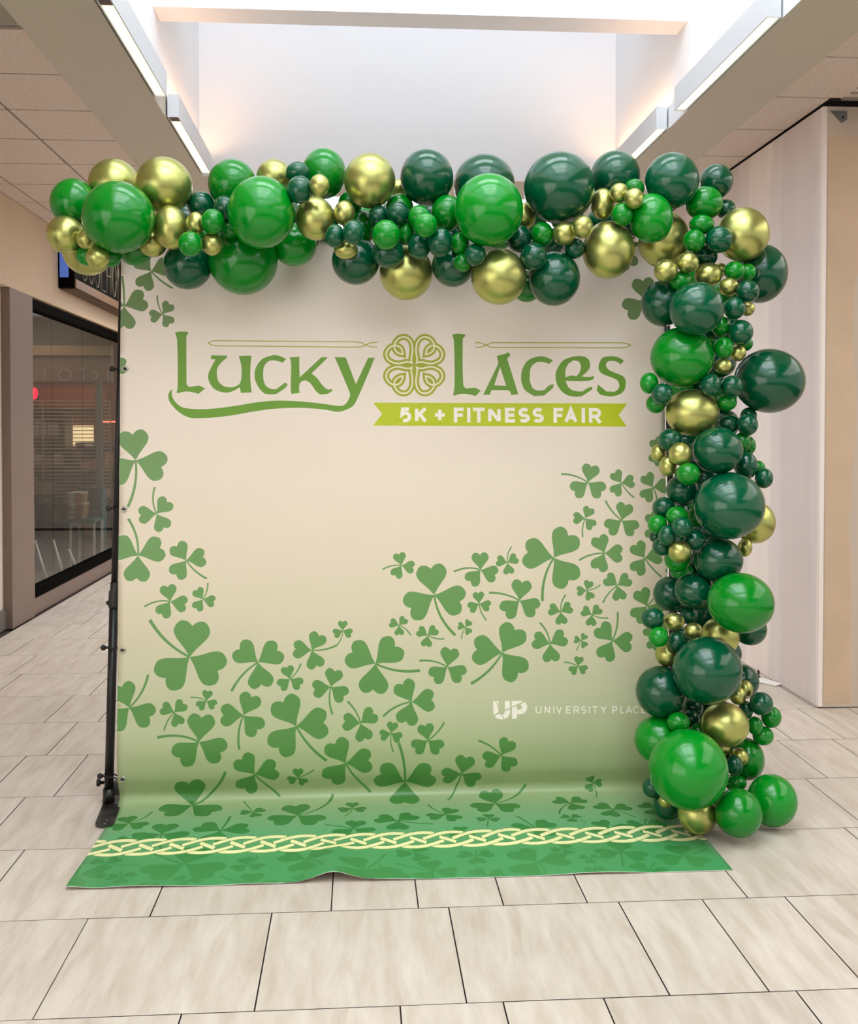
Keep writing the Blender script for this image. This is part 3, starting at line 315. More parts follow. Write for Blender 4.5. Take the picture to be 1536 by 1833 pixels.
# x, y, z, half width, half height, colour, label
BALLOONS = [
  [-1.0363, 4.5, 2.7049, 0.107, 0.107, 'G', 'second large gold balloon from the left, at the left end of the garland'],
  [-0.8041, 4.37, 2.6733, 0.1181, 0.1157, 'G', 'rightmost large gold balloon, at the left end of the garland'],
  [-1.1833, 4.4127, 2.6057, 0.093, 0.1002, 'B', 'leftmost large bright green balloon, at the left end of the garland'],
  [-0.9533, 4.2117, 2.5076, 0.1421, 0.1421, 'B', 'rightmost large bright green balloon, at the left end of the garland'],
  [-1.1959, 4.3391, 2.4598, 0.0751, 0.0774, 'G', 'leftmost medium gold balloon, at the left end of the garland'],
  [-1.0985, 4.2907, 2.4339, 0.0409, 0.0422, 'G', 'leftmost small gold balloon, at the left end of the garland'],
  [-1.147, 4.5025, 2.4249, 0.1071, 0.1071, 'G', 'leftmost large gold balloon, at the left end of the garland'],
  [-1.1142, 4.35, 2.3783, 0.0428, 0.0428, 'B', 'leftmost small bright green balloon, at the left end of the garland'],
  [-1.0373, 4.22, 2.3485, 0.0464, 0.0439, 'G', 'rightmost small gold balloon, at the left end of the garland'],
  [-1.0173, 4.35, 2.3726, 0.0428, 0.0428, 'B', 'rightmost small bright green balloon, at the left end of the garland'],
  [-0.9439, 4.4746, 2.4295, 0.075, 0.0726, 'B', 'only medium bright green balloon, at the left end of the garland'],
  [-0.8543, 4.3865, 2.4384, 0.0593, 0.0593, 'G', 'second medium gold balloon from the left, at the left end of the garland'],
  [-0.7636, 4.3032, 2.4881, 0.0709, 0.0907, 'G', 'rightmost medium gold balloon, at the left end of the garland'],
  [-0.6623, 4.435, 2.6089, 0.0575, 0.0575, 'D', 'leftmost medium dark green balloon, over the first word on the banner'],
  [-0.6551, 4.2502, 2.4949, 0.0381, 0.0467, 'G', 'leftmost small gold balloon, over the first word on the banner'],
  [-0.5815, 4.2038, 2.4934, 0.0474, 0.0511, 'B', 'second small bright green balloon from the left, over the first word on the banner'],
  [-0.6701, 4.2086, 2.4042, 0.0487, 0.0511, 'B', 'leftmost small bright green balloon, over the first word on the banner'],
  [-0.589, 4.2454, 2.4117, 0.0417, 0.0467, 'G', 'second small gold balloon from the left, over the first word on the banner'],
  [-0.5446, 4.2876, 2.5651, 0.0471, 0.0521, 'D', 'leftmost small dark green balloon, over the first word on the banner'],
  [-0.5302, 4.435, 2.6988, 0.1021, 0.1031, 'B', 'leftmost large bright green balloon, over the first word on the banner'],
  [-0.3881, 4.2083, 2.5336, 0.1358, 0.1444, 'B', 'third large bright green balloon from the left, over the first word on the banner'],
  [-0.4885, 4.4539, 2.3817, 0.1469, 0.1469, 'B', 'second large bright green balloon from the left, over the first word on the banner'],
  [-0.724, 4.4706, 2.3605, 0.1027, 0.1027, 'D', 'only large dark green balloon, over the first word on the banner'],
  [-0.2771, 4.4983, 2.4584, 0.0973, 0.0924, 'B', 'fourth large bright green balloon from the left, over the first word on the banner'],
  [-0.5286, 4.3199, 2.4876, 0.0425, 0.0425, 'B', 'rightmost small bright green balloon, over the first word on the banner'],
  [-0.3546, 4.435, 2.7311, 0.0743, 0.0743, 'G', 'leftmost medium gold balloon, over the first word on the banner'],
  [-0.2483, 4.305, 2.7195, 0.0498, 0.0448, 'D', 'second small dark green balloon from the left, over the first word on the banner'],
  [-0.2314, 4.1614, 2.6158, 0.052, 0.0554, 'D', 'rightmost medium dark green balloon, over the first word on the banner'],
  [-0.1532, 4.1192, 2.6248, 0.0388, 0.0441, 'G', 'third small gold balloon from the left, over the first word on the banner'],
  [-0.145, 4.435, 2.7487, 0.0947, 0.1079, 'B', 'rightmost large bright green balloon, over the first word on the banner'],
  [-0.1758, 4.2721, 2.5263, 0.0808, 0.0901, 'G', 'rightmost medium gold balloon, over the first word on the banner'],
  [0.0478, 4.305, 2.6901, 0.1063, 0.114, 'G', 'leftmost large gold balloon, over the middle of the banner'],
  [-0.0565, 4.2339, 2.5414, 0.0433, 0.0514, 'G', 'fourth small gold balloon from the left, over the first word on the banner'],
  [-0.0342, 4.461, 2.6309, 0.0516, 0.0516, 'B', 'leftmost small bright green balloon, over the middle of the banner'],
  [0.0157, 4.4428, 2.5233, 0.0576, 0.0744, 'B', 'leftmost medium bright green balloon, over the middle of the banner'],
  [-0.0944, 4.21, 2.4438, 0.0402, 0.0487, 'D', 'rightmost small dark green balloon, over the first word on the banner'],
  [-0.021, 4.167, 2.4518, 0.0424, 0.0494, 'D', 'leftmost small dark green balloon, over the middle of the banner'],
  [-0.0502, 4.265, 2.399, 0.0493, 0.0395, 'G', 'rightmost small gold balloon, over the first word on the banner'],
  [-0.0113, 4.3942, 2.3749, 0.1009, 0.1009, 'D', 'leftmost large dark green balloon, over the middle of the banner'],
  [0.0829, 4.292, 2.5431, 0.041, 0.0459, 'D', 'second small dark green balloon from the left, over the middle of the banner'],
  [0.1739, 4.37, 2.5955, 0.0591, 0.0591, 'B', 'third medium bright green balloon from the left, over the middle of the banner'],
  [0.1611, 4.249, 2.5467, 0.0467, 0.0492, 'D', 'third small dark green balloon from the left, over the middle of the banner'],
  [0.111, 4.1748, 2.4443, 0.0564, 0.0609, 'B', 'second medium bright green balloon from the left, over the middle of the banner'],
  [0.1948, 4.287, 2.4781, 0.036, 0.0471, 'B', 'second small bright green balloon from the left, over the middle of the banner'],
  [0.2469, 4.2286, 2.5278, 0.0452, 0.0489, 'B', 'third small bright green balloon from the left, over the middle of the banner'],
  [0.2679, 4.1474, 2.4804, 0.048, 0.0504, 'B', 'fourth small bright green balloon from the left, over the middle of the banner'],
  [0.2865, 4.344, 2.7172, 0.1115, 0.1174, 'D', 'rightmost large dark green balloon, over the middle of the banner'],
  [0.1731, 4.5, 2.7075, 0.039, 0.039, 'G', 'only small gold balloon, over the middle of the banner'],
  [0.3666, 4.305, 2.5613, 0.0652, 0.0768, 'B', 'rightmost medium bright green balloon, over the middle of the banner'],
  [0.2498, 4.255, 2.4168, 0.0468, 0.0566, 'D', 'rightmost small dark green balloon, over the middle of the banner'],
  [0.3311, 4.1949, 2.4207, 0.051, 0.0597, 'D', 'second medium dark green balloon from the left, over the middle of the banner'],
  [0.1229, 4.2778, 2.3895, 0.0671, 0.0624, 'D', 'leftmost medium dark green balloon, over the middle of the banner'],
  [0.203, 4.4163, 2.3311, 0.1139, 0.117, 'G', 'rightmost large gold balloon, over the middle of the banner'],
  [0.3988, 4.363, 2.3556, 0.0896, 0.092, 'D', 'rightmost medium dark green balloon, over the middle of the banner'],
  [0.4164, 4.253, 2.4276, 0.0394, 0.046, 'B', 'fifth small bright green balloon from the left, over the middle of the banner'],
  [0.4282, 4.2431, 2.3483, 0.038, 0.038, 'B', 'rightmost small bright green balloon, over the middle of the banner'],
  [0.4732, 4.183, 2.3696, 0.0435, 0.045, 'D', 'leftmost small dark green balloon, over the top right of the banner'],
  [0.525, 4.162, 2.5461, 0.1388, 0.1462, 'B', 'only large bright green balloon, over the top right of the banner'],
  [0.5432, 4.461, 2.7163, 0.1326, 0.1326, 'D', 'leftmost large dark green balloon, over the top right of the banner'],
  [0.6968, 4.37, 2.5653, 0.0556, 0.0581, 'G', 'leftmost medium gold balloon, over the top right of the banner'],
  [0.5796, 4.2599, 2.294, 0.1151, 0.1151, 'G', 'leftmost large gold balloon, over the top right of the banner'],
  [0.7265, 4.4454, 2.2807, 0.0673, 0.0673, 'B', 'only medium bright green balloon, over the top right of the banner'],
  [0.6714, 4.3024, 2.4591, 0.0523, 0.0572, 'D', 'leftmost medium dark green balloon, over the top right of the banner'],
  [0.7599, 4.2607, 2.4715, 0.0468, 0.0518, 'B', 'leftmost small bright green balloon, over the top right of the banner'],
  [0.7153, 4.2092, 2.3688, 0.0555, 0.0575, 'D', 'rightmost medium dark green balloon, over the top right of the banner'],
  [0.832, 4.266, 2.6647, 0.1471, 0.1476, 'D', 'third large dark green balloon from the left, over the top right of the banner'],
  [0.8454, 4.2249, 2.469, 0.0476, 0.0498, 'G', 'leftmost small gold balloon, over the top right of the banner'],
  [0.9078, 4.1646, 2.4856, 0.0434, 0.0465, 'G', 'second small gold balloon from the left, over the top right of the banner'],
  [0.8983, 4.2709, 2.417, 0.0427, 0.044, 'D', 'rightmost small dark green balloon, over the top right of the banner'],
  [0.8192, 4.3043, 2.2948, 0.1082, 0.114, 'D', 'second large dark green balloon from the left, over the top right of the banner'],
  [1.0963, 4.3782, 2.7436, 0.1058, 0.1089, 'D', 'rightmost large dark green balloon, over the top right of the banner'],
  [1.0217, 4.292, 2.6074, 0.0499, 0.0664, 'G', 'rightmost medium gold balloon, over the top right of the banner'],
  [1.0718, 4.214, 2.6361, 0.039, 0.0414, 'G', 'third small gold balloon from the left, over the top right of the banner'],
  [1.1489, 4.2708, 2.6697, 0.042, 0.0395, 'B', 'rightmost small bright green balloon, over the top right of the banner'],
  [1.1161, 4.1485, 2.5991, 0.0396, 0.0422, 'G', 'rightmost small gold balloon, over the top right of the banner'],
  [1.0813, 4.1998, 2.5449, 0.0447, 0.0479, 'B', 'second small bright green balloon from the left, over the top right of the banner'],
  [1.2117, 4.2354, 2.538, 0.0904, 0.103, 'B', 'only large bright green balloon, at the top right corner bend'],
  [1.0468, 4.2944, 2.4159, 0.1091, 0.1207, 'G', 'rightmost large gold balloon, over the top right of the banner'],
  [1.3143, 4.3994, 2.4802, 0.1118, 0.1213, 'G', 'leftmost large gold balloon, at the top right corner bend'],
  [1.3128, 4.2823, 2.7053, 0.1123, 0.1174, 'D', 'only large dark green balloon, at the top right corner bend'],
  [1.5391, 4.3852, 2.7311, 0.0711, 0.0749, 'D', 'leftmost medium dark green balloon, at the top right corner bend'],
  [1.4675, 4.3283, 2.6231, 0.0795, 0.0725, 'B', 'only medium bright green balloon, at the top right corner bend'],
  [1.5857, 4.3961, 2.6144, 0.0432, 0.0432, 'D', 'rightmost small dark green balloon, at the top right corner bend'],
  [1.6334, 4.3242, 2.4932, 0.1122, 0.1145, 'G', 'rightmost large gold balloon, at the top right corner bend'],
  [1.4372, 4.269, 2.5223, 0.0519, 0.042, 'B', 'rightmost small bright green balloon, at the top right corner bend'],
  [1.3956, 4.2393, 2.4487, 0.0466, 0.0483, 'B', 'leftmost small bright green balloon, at the top right corner bend'],
  [1.5007, 4.2376, 2.4544, 0.0573, 0.0557, 'D', 'rightmost medium dark green balloon, at the top right corner bend'],
  [1.7568, 4.4417, 2.3461, 0.1176, 0.1296, 'D', 'topmost large dark green balloon, just below the corner bend'],
  [1.2698, 4.22, 2.3202, 0.0488, 0.0476, 'G', 'third small gold balloon from the top, just below the corner bend'],
  [1.3622, 4.2188, 2.3546, 0.0459, 0.0439, 'G', 'topmost small gold balloon, just below the corner bend'],
  [1.4759, 4.3452, 2.4024, 0.0553, 0.0503, 'D', 'leftmost small dark green balloon, at the top right corner bend'],
  [1.3489, 4.265, 2.285, 0.0469, 0.0419, 'B', 'third small bright green balloon from the top, just below the corner bend'],
  [1.4747, 4.2908, 2.3158, 0.058, 0.052, 'G', 'only medium gold balloon, just below the corner bend'],
  [1.5534, 4.37, 2.3488, 0.0303, 0.0303, 'G', 'second small gold balloon from the top, just below the corner bend'],
  [1.5827, 4.2765, 2.3312, 0.0445, 0.0411, 'B', 'topmost small bright green balloon, just below the corner bend'],
  [1.6504, 4.3113, 2.3325, 0.0374, 0.0374, 'B', 'second small bright green balloon from the top, just below the corner bend'],
  [1.5516, 4.2586, 2.2613, 0.0406, 0.0394, 'G', 'fourth small gold balloon from the top, just below the corner bend'],
  [1.6161, 4.2133, 2.2373, 0.0475, 0.0463, 'D', 'topmost small dark green balloon, just below the corner bend'],
  [1.5622, 4.2182, 2.1677, 0.0451, 0.0464, 'D', 'second small dark green balloon from the top, just below the corner bend'],
  [1.654, 4.318, 2.1783, 0.0325, 0.0325, 'G', 'fifth small gold balloon from the top, just below the corner bend'],
  [1.3012, 4.3592, 2.2027, 0.0943, 0.099, 'D', 'second large dark green balloon from the top, just below the corner bend'],
  [1.381, 4.1584, 2.1572, 0.1113, 0.1092, 'D', 'lowest large dark green balloon, just below the corner bend'],
  [1.5261, 4.2788, 2.0977, 0.0408, 0.0438, 'B', 'fourth small bright green balloon from the top, just below the corner bend'],
  [1.5925, 4.2272, 2.0697, 0.0513, 0.0509, 'D', 'lowest small dark green balloon, just below the corner bend'],
  [1.6441, 4.318, 2.0294, 0.035, 0.0325, 'B', 'fifth small bright green balloon from the top, just below the corner bend'],
  [1.3611, 4.2826, 1.9673, 0.1326, 0.1273, 'B', 'only large bright green balloon, just below the corner bend'],
  [1.5201, 4.227, 2.0048, 0.0401, 0.044, 'B', 'lowest small bright green balloon, just below the corner bend'],
  [1.5957, 4.266, 1.9849, 0.0333, 0.035, 'G', 'lowest small gold balloon, just below the corner bend'],
  [1.5241, 4.24, 1.9282, 0.0358, 0.0331, 'G', 'topmost small gold balloon, in the upper right column'],
  [1.7634, 4.344, 1.8715, 0.1503, 0.1385, 'D', 'topmost large dark green balloon, in the upper right column'],
  [1.2209, 4.285, 1.858, 0.0384, 0.0446, 'B', 'topmost small bright green balloon, in the upper right column'],
  [1.2581, 4.22, 1.8096, 0.0447, 0.0439, 'D', 'third small dark green balloon from the top, in the upper right column'],
  [1.2577, 4.311, 1.7725, 0.0411, 0.0411, 'B', 'third small bright green balloon from the top, in the upper right column'],
  [1.4609, 4.2147, 1.847, 0.0439, 0.0488, 'D', 'topmost small dark green balloon, in the upper right column'],
  [1.5525, 4.2148, 1.8415, 0.0463, 0.0463, 'D', 'second small dark green balloon from the top, in the upper right column'],
  [1.5486, 4.2652, 1.7777, 0.0419, 0.037, 'B', 'second small bright green balloon from the top, in the upper right column'],
  [1.4075, 4.2881, 1.7344, 0.1124, 0.0997, 'G', 'only large gold balloon, in the upper right column'],
  [1.5738, 4.3093, 1.6862, 0.0464, 0.0411, 'D', 'fifth small dark green balloon from the top, in the upper right column'],
  [1.6322, 4.2487, 1.6828, 0.0435, 0.0467, 'D', 'sixth small dark green balloon from the top, in the upper right column'],
  [1.6834, 4.37, 1.7228, 0.0354, 0.0354, 'D', 'fourth small dark green balloon from the top, in the upper right column'],
  [1.3091, 4.2714, 1.6177, 0.0511, 0.0499, 'D', 'seventh small dark green balloon from the top, in the upper right column'],
  [1.272, 4.3184, 1.5626, 0.0332, 0.0375, 'G', 'second small gold balloon from the top, in the upper right column'],
  [1.2958, 4.2571, 1.51, 0.0369, 0.0443, 'G', 'lowest small gold balloon, in the upper right column'],
  [1.3298, 4.1994, 1.5617, 0.0486, 0.0486, 'G', 'third small gold balloon from the top, in the upper right column'],
  [1.3523, 4.1656, 1.4808, 0.0482, 0.0458, 'B', 'lowest small bright green balloon, in the upper right column'],
  [1.4886, 4.2042, 1.5764, 0.1039, 0.0977, 'D', 'lowest large dark green balloon, in the upper right column'],
  [1.6242, 4.2833, 1.6103, 0.0347, 0.0421, 'B', 'fourth small bright green balloon from the top, in the upper right column'],
  [1.6678, 4.3397, 1.5928, 0.0351, 0.0427, 'B', 'fifth small bright green balloon from the top, in the upper right column'],
  [1.6328, 4.266, 1.5112, 0.0493, 0.0592, 'D', 'only medium dark green balloon, in the upper right column'],
  [1.7169, 4.344, 1.4988, 0.0301, 0.0301, 'B', 'sixth small bright green balloon from the top, in the upper right column'],
  [1.7067, 4.253, 1.4572, 0.0376, 0.043, 'D', 'lowest small dark green balloon, in the upper right column'],
  [1.3755, 4.318, 1.4038, 0.0677, 0.0677, 'D', 'topmost medium dark green balloon, in the middle right column'],
  [1.5282, 4.175, 1.3481, 0.1444, 0.139, 'D', 'topmost large dark green balloon, in the middle right column'],
  [1.7243, 4.396, 1.2578, 0.0879, 0.0927, 'G', 'only medium gold balloon, in the middle right column'],
  [1.6518, 4.318, 1.1572, 0.03, 0.04, 'G', 'topmost small gold balloon, in the middle right column'],
  [1.2886, 4.2938, 1.3321, 0.0472, 0.0447, 'D', 'topmost small dark green balloon, in the middle right column'],
  [1.2523, 4.2593, 1.2646, 0.0409, 0.0399, 'B', 'lowest small bright green balloon, in the middle right column'],
  [1.3246, 4.2233, 1.3013, 0.0464, 0.0415, 'B', 'topmost small bright green balloon, in the middle right column'],
  [1.3225, 4.1512, 1.2627, 0.0427, 0.042, 'D', 'second small dark green balloon from the top, in the middle right column'],
  [1.2751, 4.1994, 1.2237, 0.0364, 0.0437, 'D', 'third small dark green balloon from the top, in the middle right column'],
  [1.3939, 4.2049, 1.2032, 0.0428, 0.0418, 'D', 'fifth small dark green balloon from the top, in the middle right column'],
  [1.275, 4.272, 1.1701, 0.0395, 0.0395, 'D', 'lowest small dark green balloon, in the middle right column'],
  [1.272, 4.35, 1.2031, 0.0277, 0.0277, 'D', 'fourth small dark green balloon from the top, in the middle right column'],
  [1.3249, 4.1841, 1.1587, 0.0469, 0.0469, 'G', 'lowest small gold balloon, in the middle right column'],
  [1.3618, 4.331, 1.1076, 0.0562, 0.0562, 'B', 'only medium bright green balloon, in the middle right column'],
  [1.4493, 4.37, 1.2884, 0.0354, 0.0354, 'B', 'second small bright green balloon from the top, in the middle right column'],
  [1.51, 4.2459, 1.1146, 0.1021, 0.0941, 'D', 'lowest large dark green balloon, in the middle right column'],
  [1.4213, 4.2901, 0.9778, 0.0851, 0.0756, 'D', 'lowest medium dark green balloon, in the middle right column'],
  [1.3576, 4.4176, 0.9452, 0.074, 0.0764, 'D', 'topmost medium dark green balloon, in the lower right column'],
  [1.5553, 4.1104, 0.9551, 0.1346, 0.1229, 'B', 'only large bright green balloon, in the lower right column'],
  [1.7077, 4.396, 0.7903, 0.0713, 0.0713, 'D', 'second medium dark green balloon from the top, in the lower right column'],
  [1.23, 4.2439, 0.8706, 0.0488, 0.0449, 'D', 'second small dark green balloon from the top, in the lower right column'],
  [1.3272, 4.266, 0.8528, 0.0444, 0.0382, 'G', 'topmost small gold balloon, in the lower right column'],
  [1.412, 4.331, 0.8645, 0.0376, 0.0376, 'D', 'topmost small dark green balloon, in the lower right column'],
  [1.4062, 4.253, 0.8148, 0.0394, 0.0344, 'G', 'second small gold balloon from the top, in the lower right column'],
  [1.5451, 4.318, 0.7762, 0.0817, 0.084, 'G', 'only medium gold balloon, in the lower right column'],
  [1.2409, 4.1961, 0.8024, 0.0413, 0.0422, 'B', 'only small bright green balloon, in the lower right column'],
  [1.3342, 4.2523, 0.7686, 0.0394, 0.0435, 'D', 'lowest small dark green balloon, in the lower right column'],
  [1.3141, 4.311, 0.7018, 0.0524, 0.0499, 'G', 'third small gold balloon from the top, in the lower right column'],
  [1.4315, 4.1492, 0.6705, 0.1413, 0.1391, 'D', 'topmost large dark green balloon, in the lower right column'],
  [1.2808, 4.2862, 0.5504, 0.1089, 0.1089, 'D', 'lowest large dark green balloon, in the lower right column'],
  [1.6816, 4.4219, 0.5535, 0.0741, 0.0765, 'D', 'lowest medium dark green balloon, in the lower right column'],
  [1.658, 4.3205, 0.5473, 0.0325, 0.0375, 'G', 'fourth small gold balloon from the top, in the lower right column'],
  [1.6097, 4.2766, 0.5292, 0.0346, 0.0383, 'G', 'lowest small gold balloon, in the lower right column'],
  [1.6498, 4.2909, 0.4645, 0.0298, 0.0392, 'D', 'third small dark green balloon from the top, in the foot of the column'],
  [1.6974, 4.2411, 0.5036, 0.0491, 0.0491, 'D', 'topmost small dark green balloon, in the foot of the column'],
  [1.7675, 4.305, 0.4274, 0.0423, 0.0466, 'B', 'topmost small bright green balloon, in the foot of the column'],
  [1.6835, 4.2721, 0.401, 0.0321, 0.0395, 'B', 'third small bright green balloon from the top, in the foot of the column'],
  [1.7297, 4.2989, 0.349, 0.0448, 0.0408, 'B', 'fifth small bright green balloon from the top, in the foot of the column'],
  [1.5226, 4.1918, 0.4319, 0.0997, 0.0915, 'G', 'only large gold balloon, in the foot of the column'],
  [1.275, 4.2876, 0.3448, 0.1066, 0.1043, 'B', 'topmost large bright green balloon, in the foot of the column'],
  [1.3275, 4.1978, 0.4443, 0.0476, 0.0425, 'B', 'second small bright green balloon from the top, in the foot of the column'],
  [1.4231, 4.327, 0.4205, 0.0375, 0.0375, 'D', 'fourth small dark green balloon from the top, in the foot of the column'],
  [1.4378, 4.2699, 0.3826, 0.037, 0.037, 'B', 'fourth small bright green balloon from the top, in the foot of the column'],
  [1.4517, 4.3922, 0.4544, 0.0457, 0.0457, 'D', 'second small dark green balloon from the top, in the foot of the column'],
  [1.5393, 4.266, 0.3124, 0.0345, 0.0345, 'G', 'topmost small gold balloon, in the foot of the column'],
  [1.6068, 4.2511, 0.2751, 0.0393, 0.0393, 'G', 'second small gold balloon from the top, in the foot of the column'],
  [1.5649, 4.1935, 0.2602, 0.0352, 0.0424, 'D', 'fifth small dark green balloon from the top, in the foot of the column'],
  [1.6733, 4.3353, 0.2396, 0.0726, 0.0914, 'B', 'only medium bright green balloon, in the foot of the column'],
  [1.6083, 4.292, 0.1513, 0.0472, 0.0372, 'B', 'lowest small bright green balloon, in the foot of the column'],
  [1.3186, 4.0406, 0.2985, 0.1573, 0.1586, 'B', 'second large bright green balloon from the top, in the foot of the column'],
  [1.714, 4.16, 0.1203, 0.1019, 0.1068, 'B', 'third large bright green balloon from the top, in the foot of the column'],
  [1.521, 4.0278, 0.1217, 0.0949, 0.0958, 'B', 'lowest large bright green balloon, in the foot of the column'],
  [1.3789, 4.105, 0.0919, 0.0792, 0.0788, 'G', 'only medium gold balloon, in the foot of the column'],
  [1.2384, 4.2662, 0.1497, 0.0419, 0.0444, 'D', 'lowest small dark green balloon, in the foot of the column'],
  [1.3041, 4.2672, 0.0738, 0.0623, 0.0623, 'D', 'only medium dark green balloon, in the foot of the column'],
  [1.2736, 4.1986, 0.116, 0.0291, 0.0291, 'G', 'lowest small gold balloon, in the foot of the column'],
  [1.6496, 4.9448, 2.4098, 0.0936, 0.0936, 'B', 'topmost medium bright green balloon, deep inside the column below the bend'],  # from here on: inner filler balloons added so gaps in the garland read dark
  [1.6366, 4.8786, 2.2501, 0.0923, 0.0923, 'D', 'topmost medium dark green balloon, deep inside the column below the bend'],
  [1.6109, 4.7759, 2.1251, 0.0904, 0.0904, 'D', 'second medium dark green balloon from the top, deep inside the column below the bend'],
  [1.6015, 4.7225, 2.0084, 0.0893, 0.0893, 'B', 'lowest medium bright green balloon, deep inside the column below the bend'],
  [1.6082, 4.7167, 1.8965, 0.0892, 0.0892, 'D', 'lowest medium dark green balloon, deep inside the column below the bend'],
  [1.6178, 4.7188, 1.7511, 0.0893, 0.0893, 'D', 'topmost medium dark green balloon, deep inside the upper column'],
  [1.577, 4.706, 1.6392, 0.089, 0.089, 'B', 'second medium bright green balloon from the top, deep inside the upper column'],
  [1.5897, 4.718, 1.5272, 0.0893, 0.0893, 'D', 'fourth medium dark green balloon from the top, deep inside the upper column'],
  [1.6002, 4.7235, 1.4149, 0.0894, 0.0894, 'D', 'lowest medium dark green balloon, deep inside the upper column'],
  [1.6065, 4.7159, 1.2691, 0.0892, 0.0892, 'B', 'topmost medium bright green balloon, deep inside the middle column'],
  [1.6096, 4.6997, 1.1585, 0.0889, 0.0889, 'D', 'second medium dark green balloon from the top, deep inside the middle column'],
  [1.6201, 4.7048, 1.0457, 0.089, 0.089, 'D', 'lowest medium dark green balloon, deep inside the middle column'],
  [1.5893, 4.7221, 0.9311, 0.0893, 0.0893, 'B', 'lowest medium bright green balloon, deep inside the middle column'],
  [1.5968, 4.7183, 0.8189, 0.0893, 0.0893, 'D', 'topmost medium dark green balloon, deep inside the lower column'],
  [1.6071, 4.7225, 0.6709, 0.0893, 0.0893, 'D', 'third medium dark green balloon from the top, deep inside the lower column'],
  [1.6091, 4.7029, 0.5623, 0.089, 0.089, 'B', 'topmost medium bright green balloon, deep inside the lower column'],
  [1.6218, 4.7146, 0.4463, 0.0892, 0.0892, 'D', 'lowest medium dark green balloon, deep inside the lower column'],
  [1.588, 4.7232, 0.3314, 0.0894, 0.0894, 'D', 'topmost medium dark green balloon, deep inside the column foot'],
  [1.575, 4.6582, 0.2038, 0.0881, 0.0881, 'B', 'only medium bright green balloon, deep inside the column foot'],
  [1.5397, 4.5292, 0.135, 0.0857, 0.0857, 'D', 'fourth medium dark green balloon from the top, deep inside the column foot'],
  [1.4834, 4.34, 0.094, 0.0821, 0.0821, 'D', 'lowest medium dark green balloon, deep inside the column foot'],
  [1.6877, 4.6501, 2.2848, 0.0679, 0.0679, 'B', 'second medium bright green balloon from the top, deep inside the column below the bend'],
  [1.6822, 4.6103, 2.1073, 0.0673, 0.0673, 'D', 'third medium dark green balloon from the top, deep inside the column below the bend'],
  [1.6381, 4.5862, 1.9659, 0.0669, 0.0669, 'D', 'fourth medium dark green balloon from the top, deep inside the column below the bend'],
  [1.6492, 4.5929, 1.8273, 0.067, 0.067, 'B', 'topmost medium bright green balloon, deep inside the upper column'],
  [1.6573, 4.5914, 1.6879, 0.067, 0.067, 'D', 'second medium dark green balloon from the top, deep inside the upper column'],
  [1.667, 4.594, 1.5483, 0.067, 0.067, 'D', 'third medium dark green balloon from the top, deep inside the upper column'],
  [1.6802, 4.6055, 1.3747, 0.0672, 0.0672, 'B', 'lowest medium bright green balloon, deep inside the upper column'],
  [1.6853, 4.5957, 1.2351, 0.0671, 0.0671, 'D', 'topmost medium dark green balloon, deep inside the middle column'],
  [1.6402, 4.5689, 1.0984, 0.0667, 0.0667, 'D', 'third medium dark green balloon from the top, deep inside the middle column'],
  [1.6577, 4.5933, 0.9549, 0.067, 0.067, 'B', 'second medium bright green balloon from the top, deep inside the middle column'],
  [1.667, 4.5941, 0.7808, 0.067, 0.067, 'D', 'second medium dark green balloon from the top, deep inside the lower column'],
  [1.6763, 4.5958, 0.6395, 0.0671, 0.0671, 'D', 'fourth medium dark green balloon from the top, deep inside the lower column'],
  [1.6835, 4.5914, 0.4994, 0.067, 0.067, 'B', 'lowest medium bright green balloon, deep inside the lower column'],
  [1.6478, 4.591, 0.359, 0.067, 0.067, 'D', 'second medium dark green balloon from the top, deep inside the column foot'],
  [1.607, 4.4532, 0.2284, 0.065, 0.065, 'D', 'third medium dark green balloon from the top, deep inside the column foot'],
  [1.4779, 4.656, 1.8572, 0.0554, 0.0554, 'B', 'only small bright green balloon, deep inside the column below the bend'],
  [1.4839, 4.648, 1.7214, 0.0553, 0.0553, 'D', 'topmost small dark green balloon, deep inside the upper column'],
  [1.484, 4.6215, 1.5862, 0.055, 0.055, 'D', 'lowest small dark green balloon, deep inside the upper column'],
  [1.4982, 4.6389, 1.4502, 0.0552, 0.0552, 'B', 'only small bright green balloon, deep inside the upper column'],
  [1.4417, 4.5726, 1.2867, 0.0544, 0.0544, 'D', 'topmost small dark green balloon, deep inside the middle column'],
  [1.4767, 4.656, 1.1434, 0.0554, 0.0554, 'D', 'second small dark green balloon from the top, deep inside the middle column'],
  [1.4853, 4.656, 1.0067, 0.0554, 0.0554, 'B', 'only small bright green balloon, deep inside the middle column'],
  [1.4911, 4.6471, 0.8712, 0.0553, 0.0553, 'D', 'lowest small dark green balloon, deep inside the middle column'],
  [1.4989, 4.6438, 0.7014, 0.0552, 0.0552, 'D', 'topmost small dark green balloon, deep inside the lower column'],
  [1.5002, 4.6211, 0.5697, 0.055, 0.055, 'B', 'only small bright green balloon, deep inside the lower column'],
  [1.4323, 4.5197, 0.4609, 0.0537, 0.0537, 'D', 'lowest small dark green balloon, deep inside the lower column'],
  [1.4767, 4.6326, 0.2938, 0.0551, 0.0551, 'D', 'only small dark green balloon, deep inside the column foot'],
  [1.4329, 4.4686, 0.1773, 0.0531, 0.0531, 'B', 'only small bright green balloon, deep inside the column foot'],
  [-0.7656, 4.6886, 2.5929, 0.076, 0.076, 'D', 'leftmost medium dark green balloon, deep inside the left top run'],
  [-0.6131, 4.7465, 2.6142, 0.077, 0.077, 'D', 'second medium dark green balloon from the left, deep inside the left top run'],
  [-0.4859, 4.6782, 2.6095, 0.0759, 0.0759, 'B', 'rightmost medium bright green balloon, deep inside the left top run'],
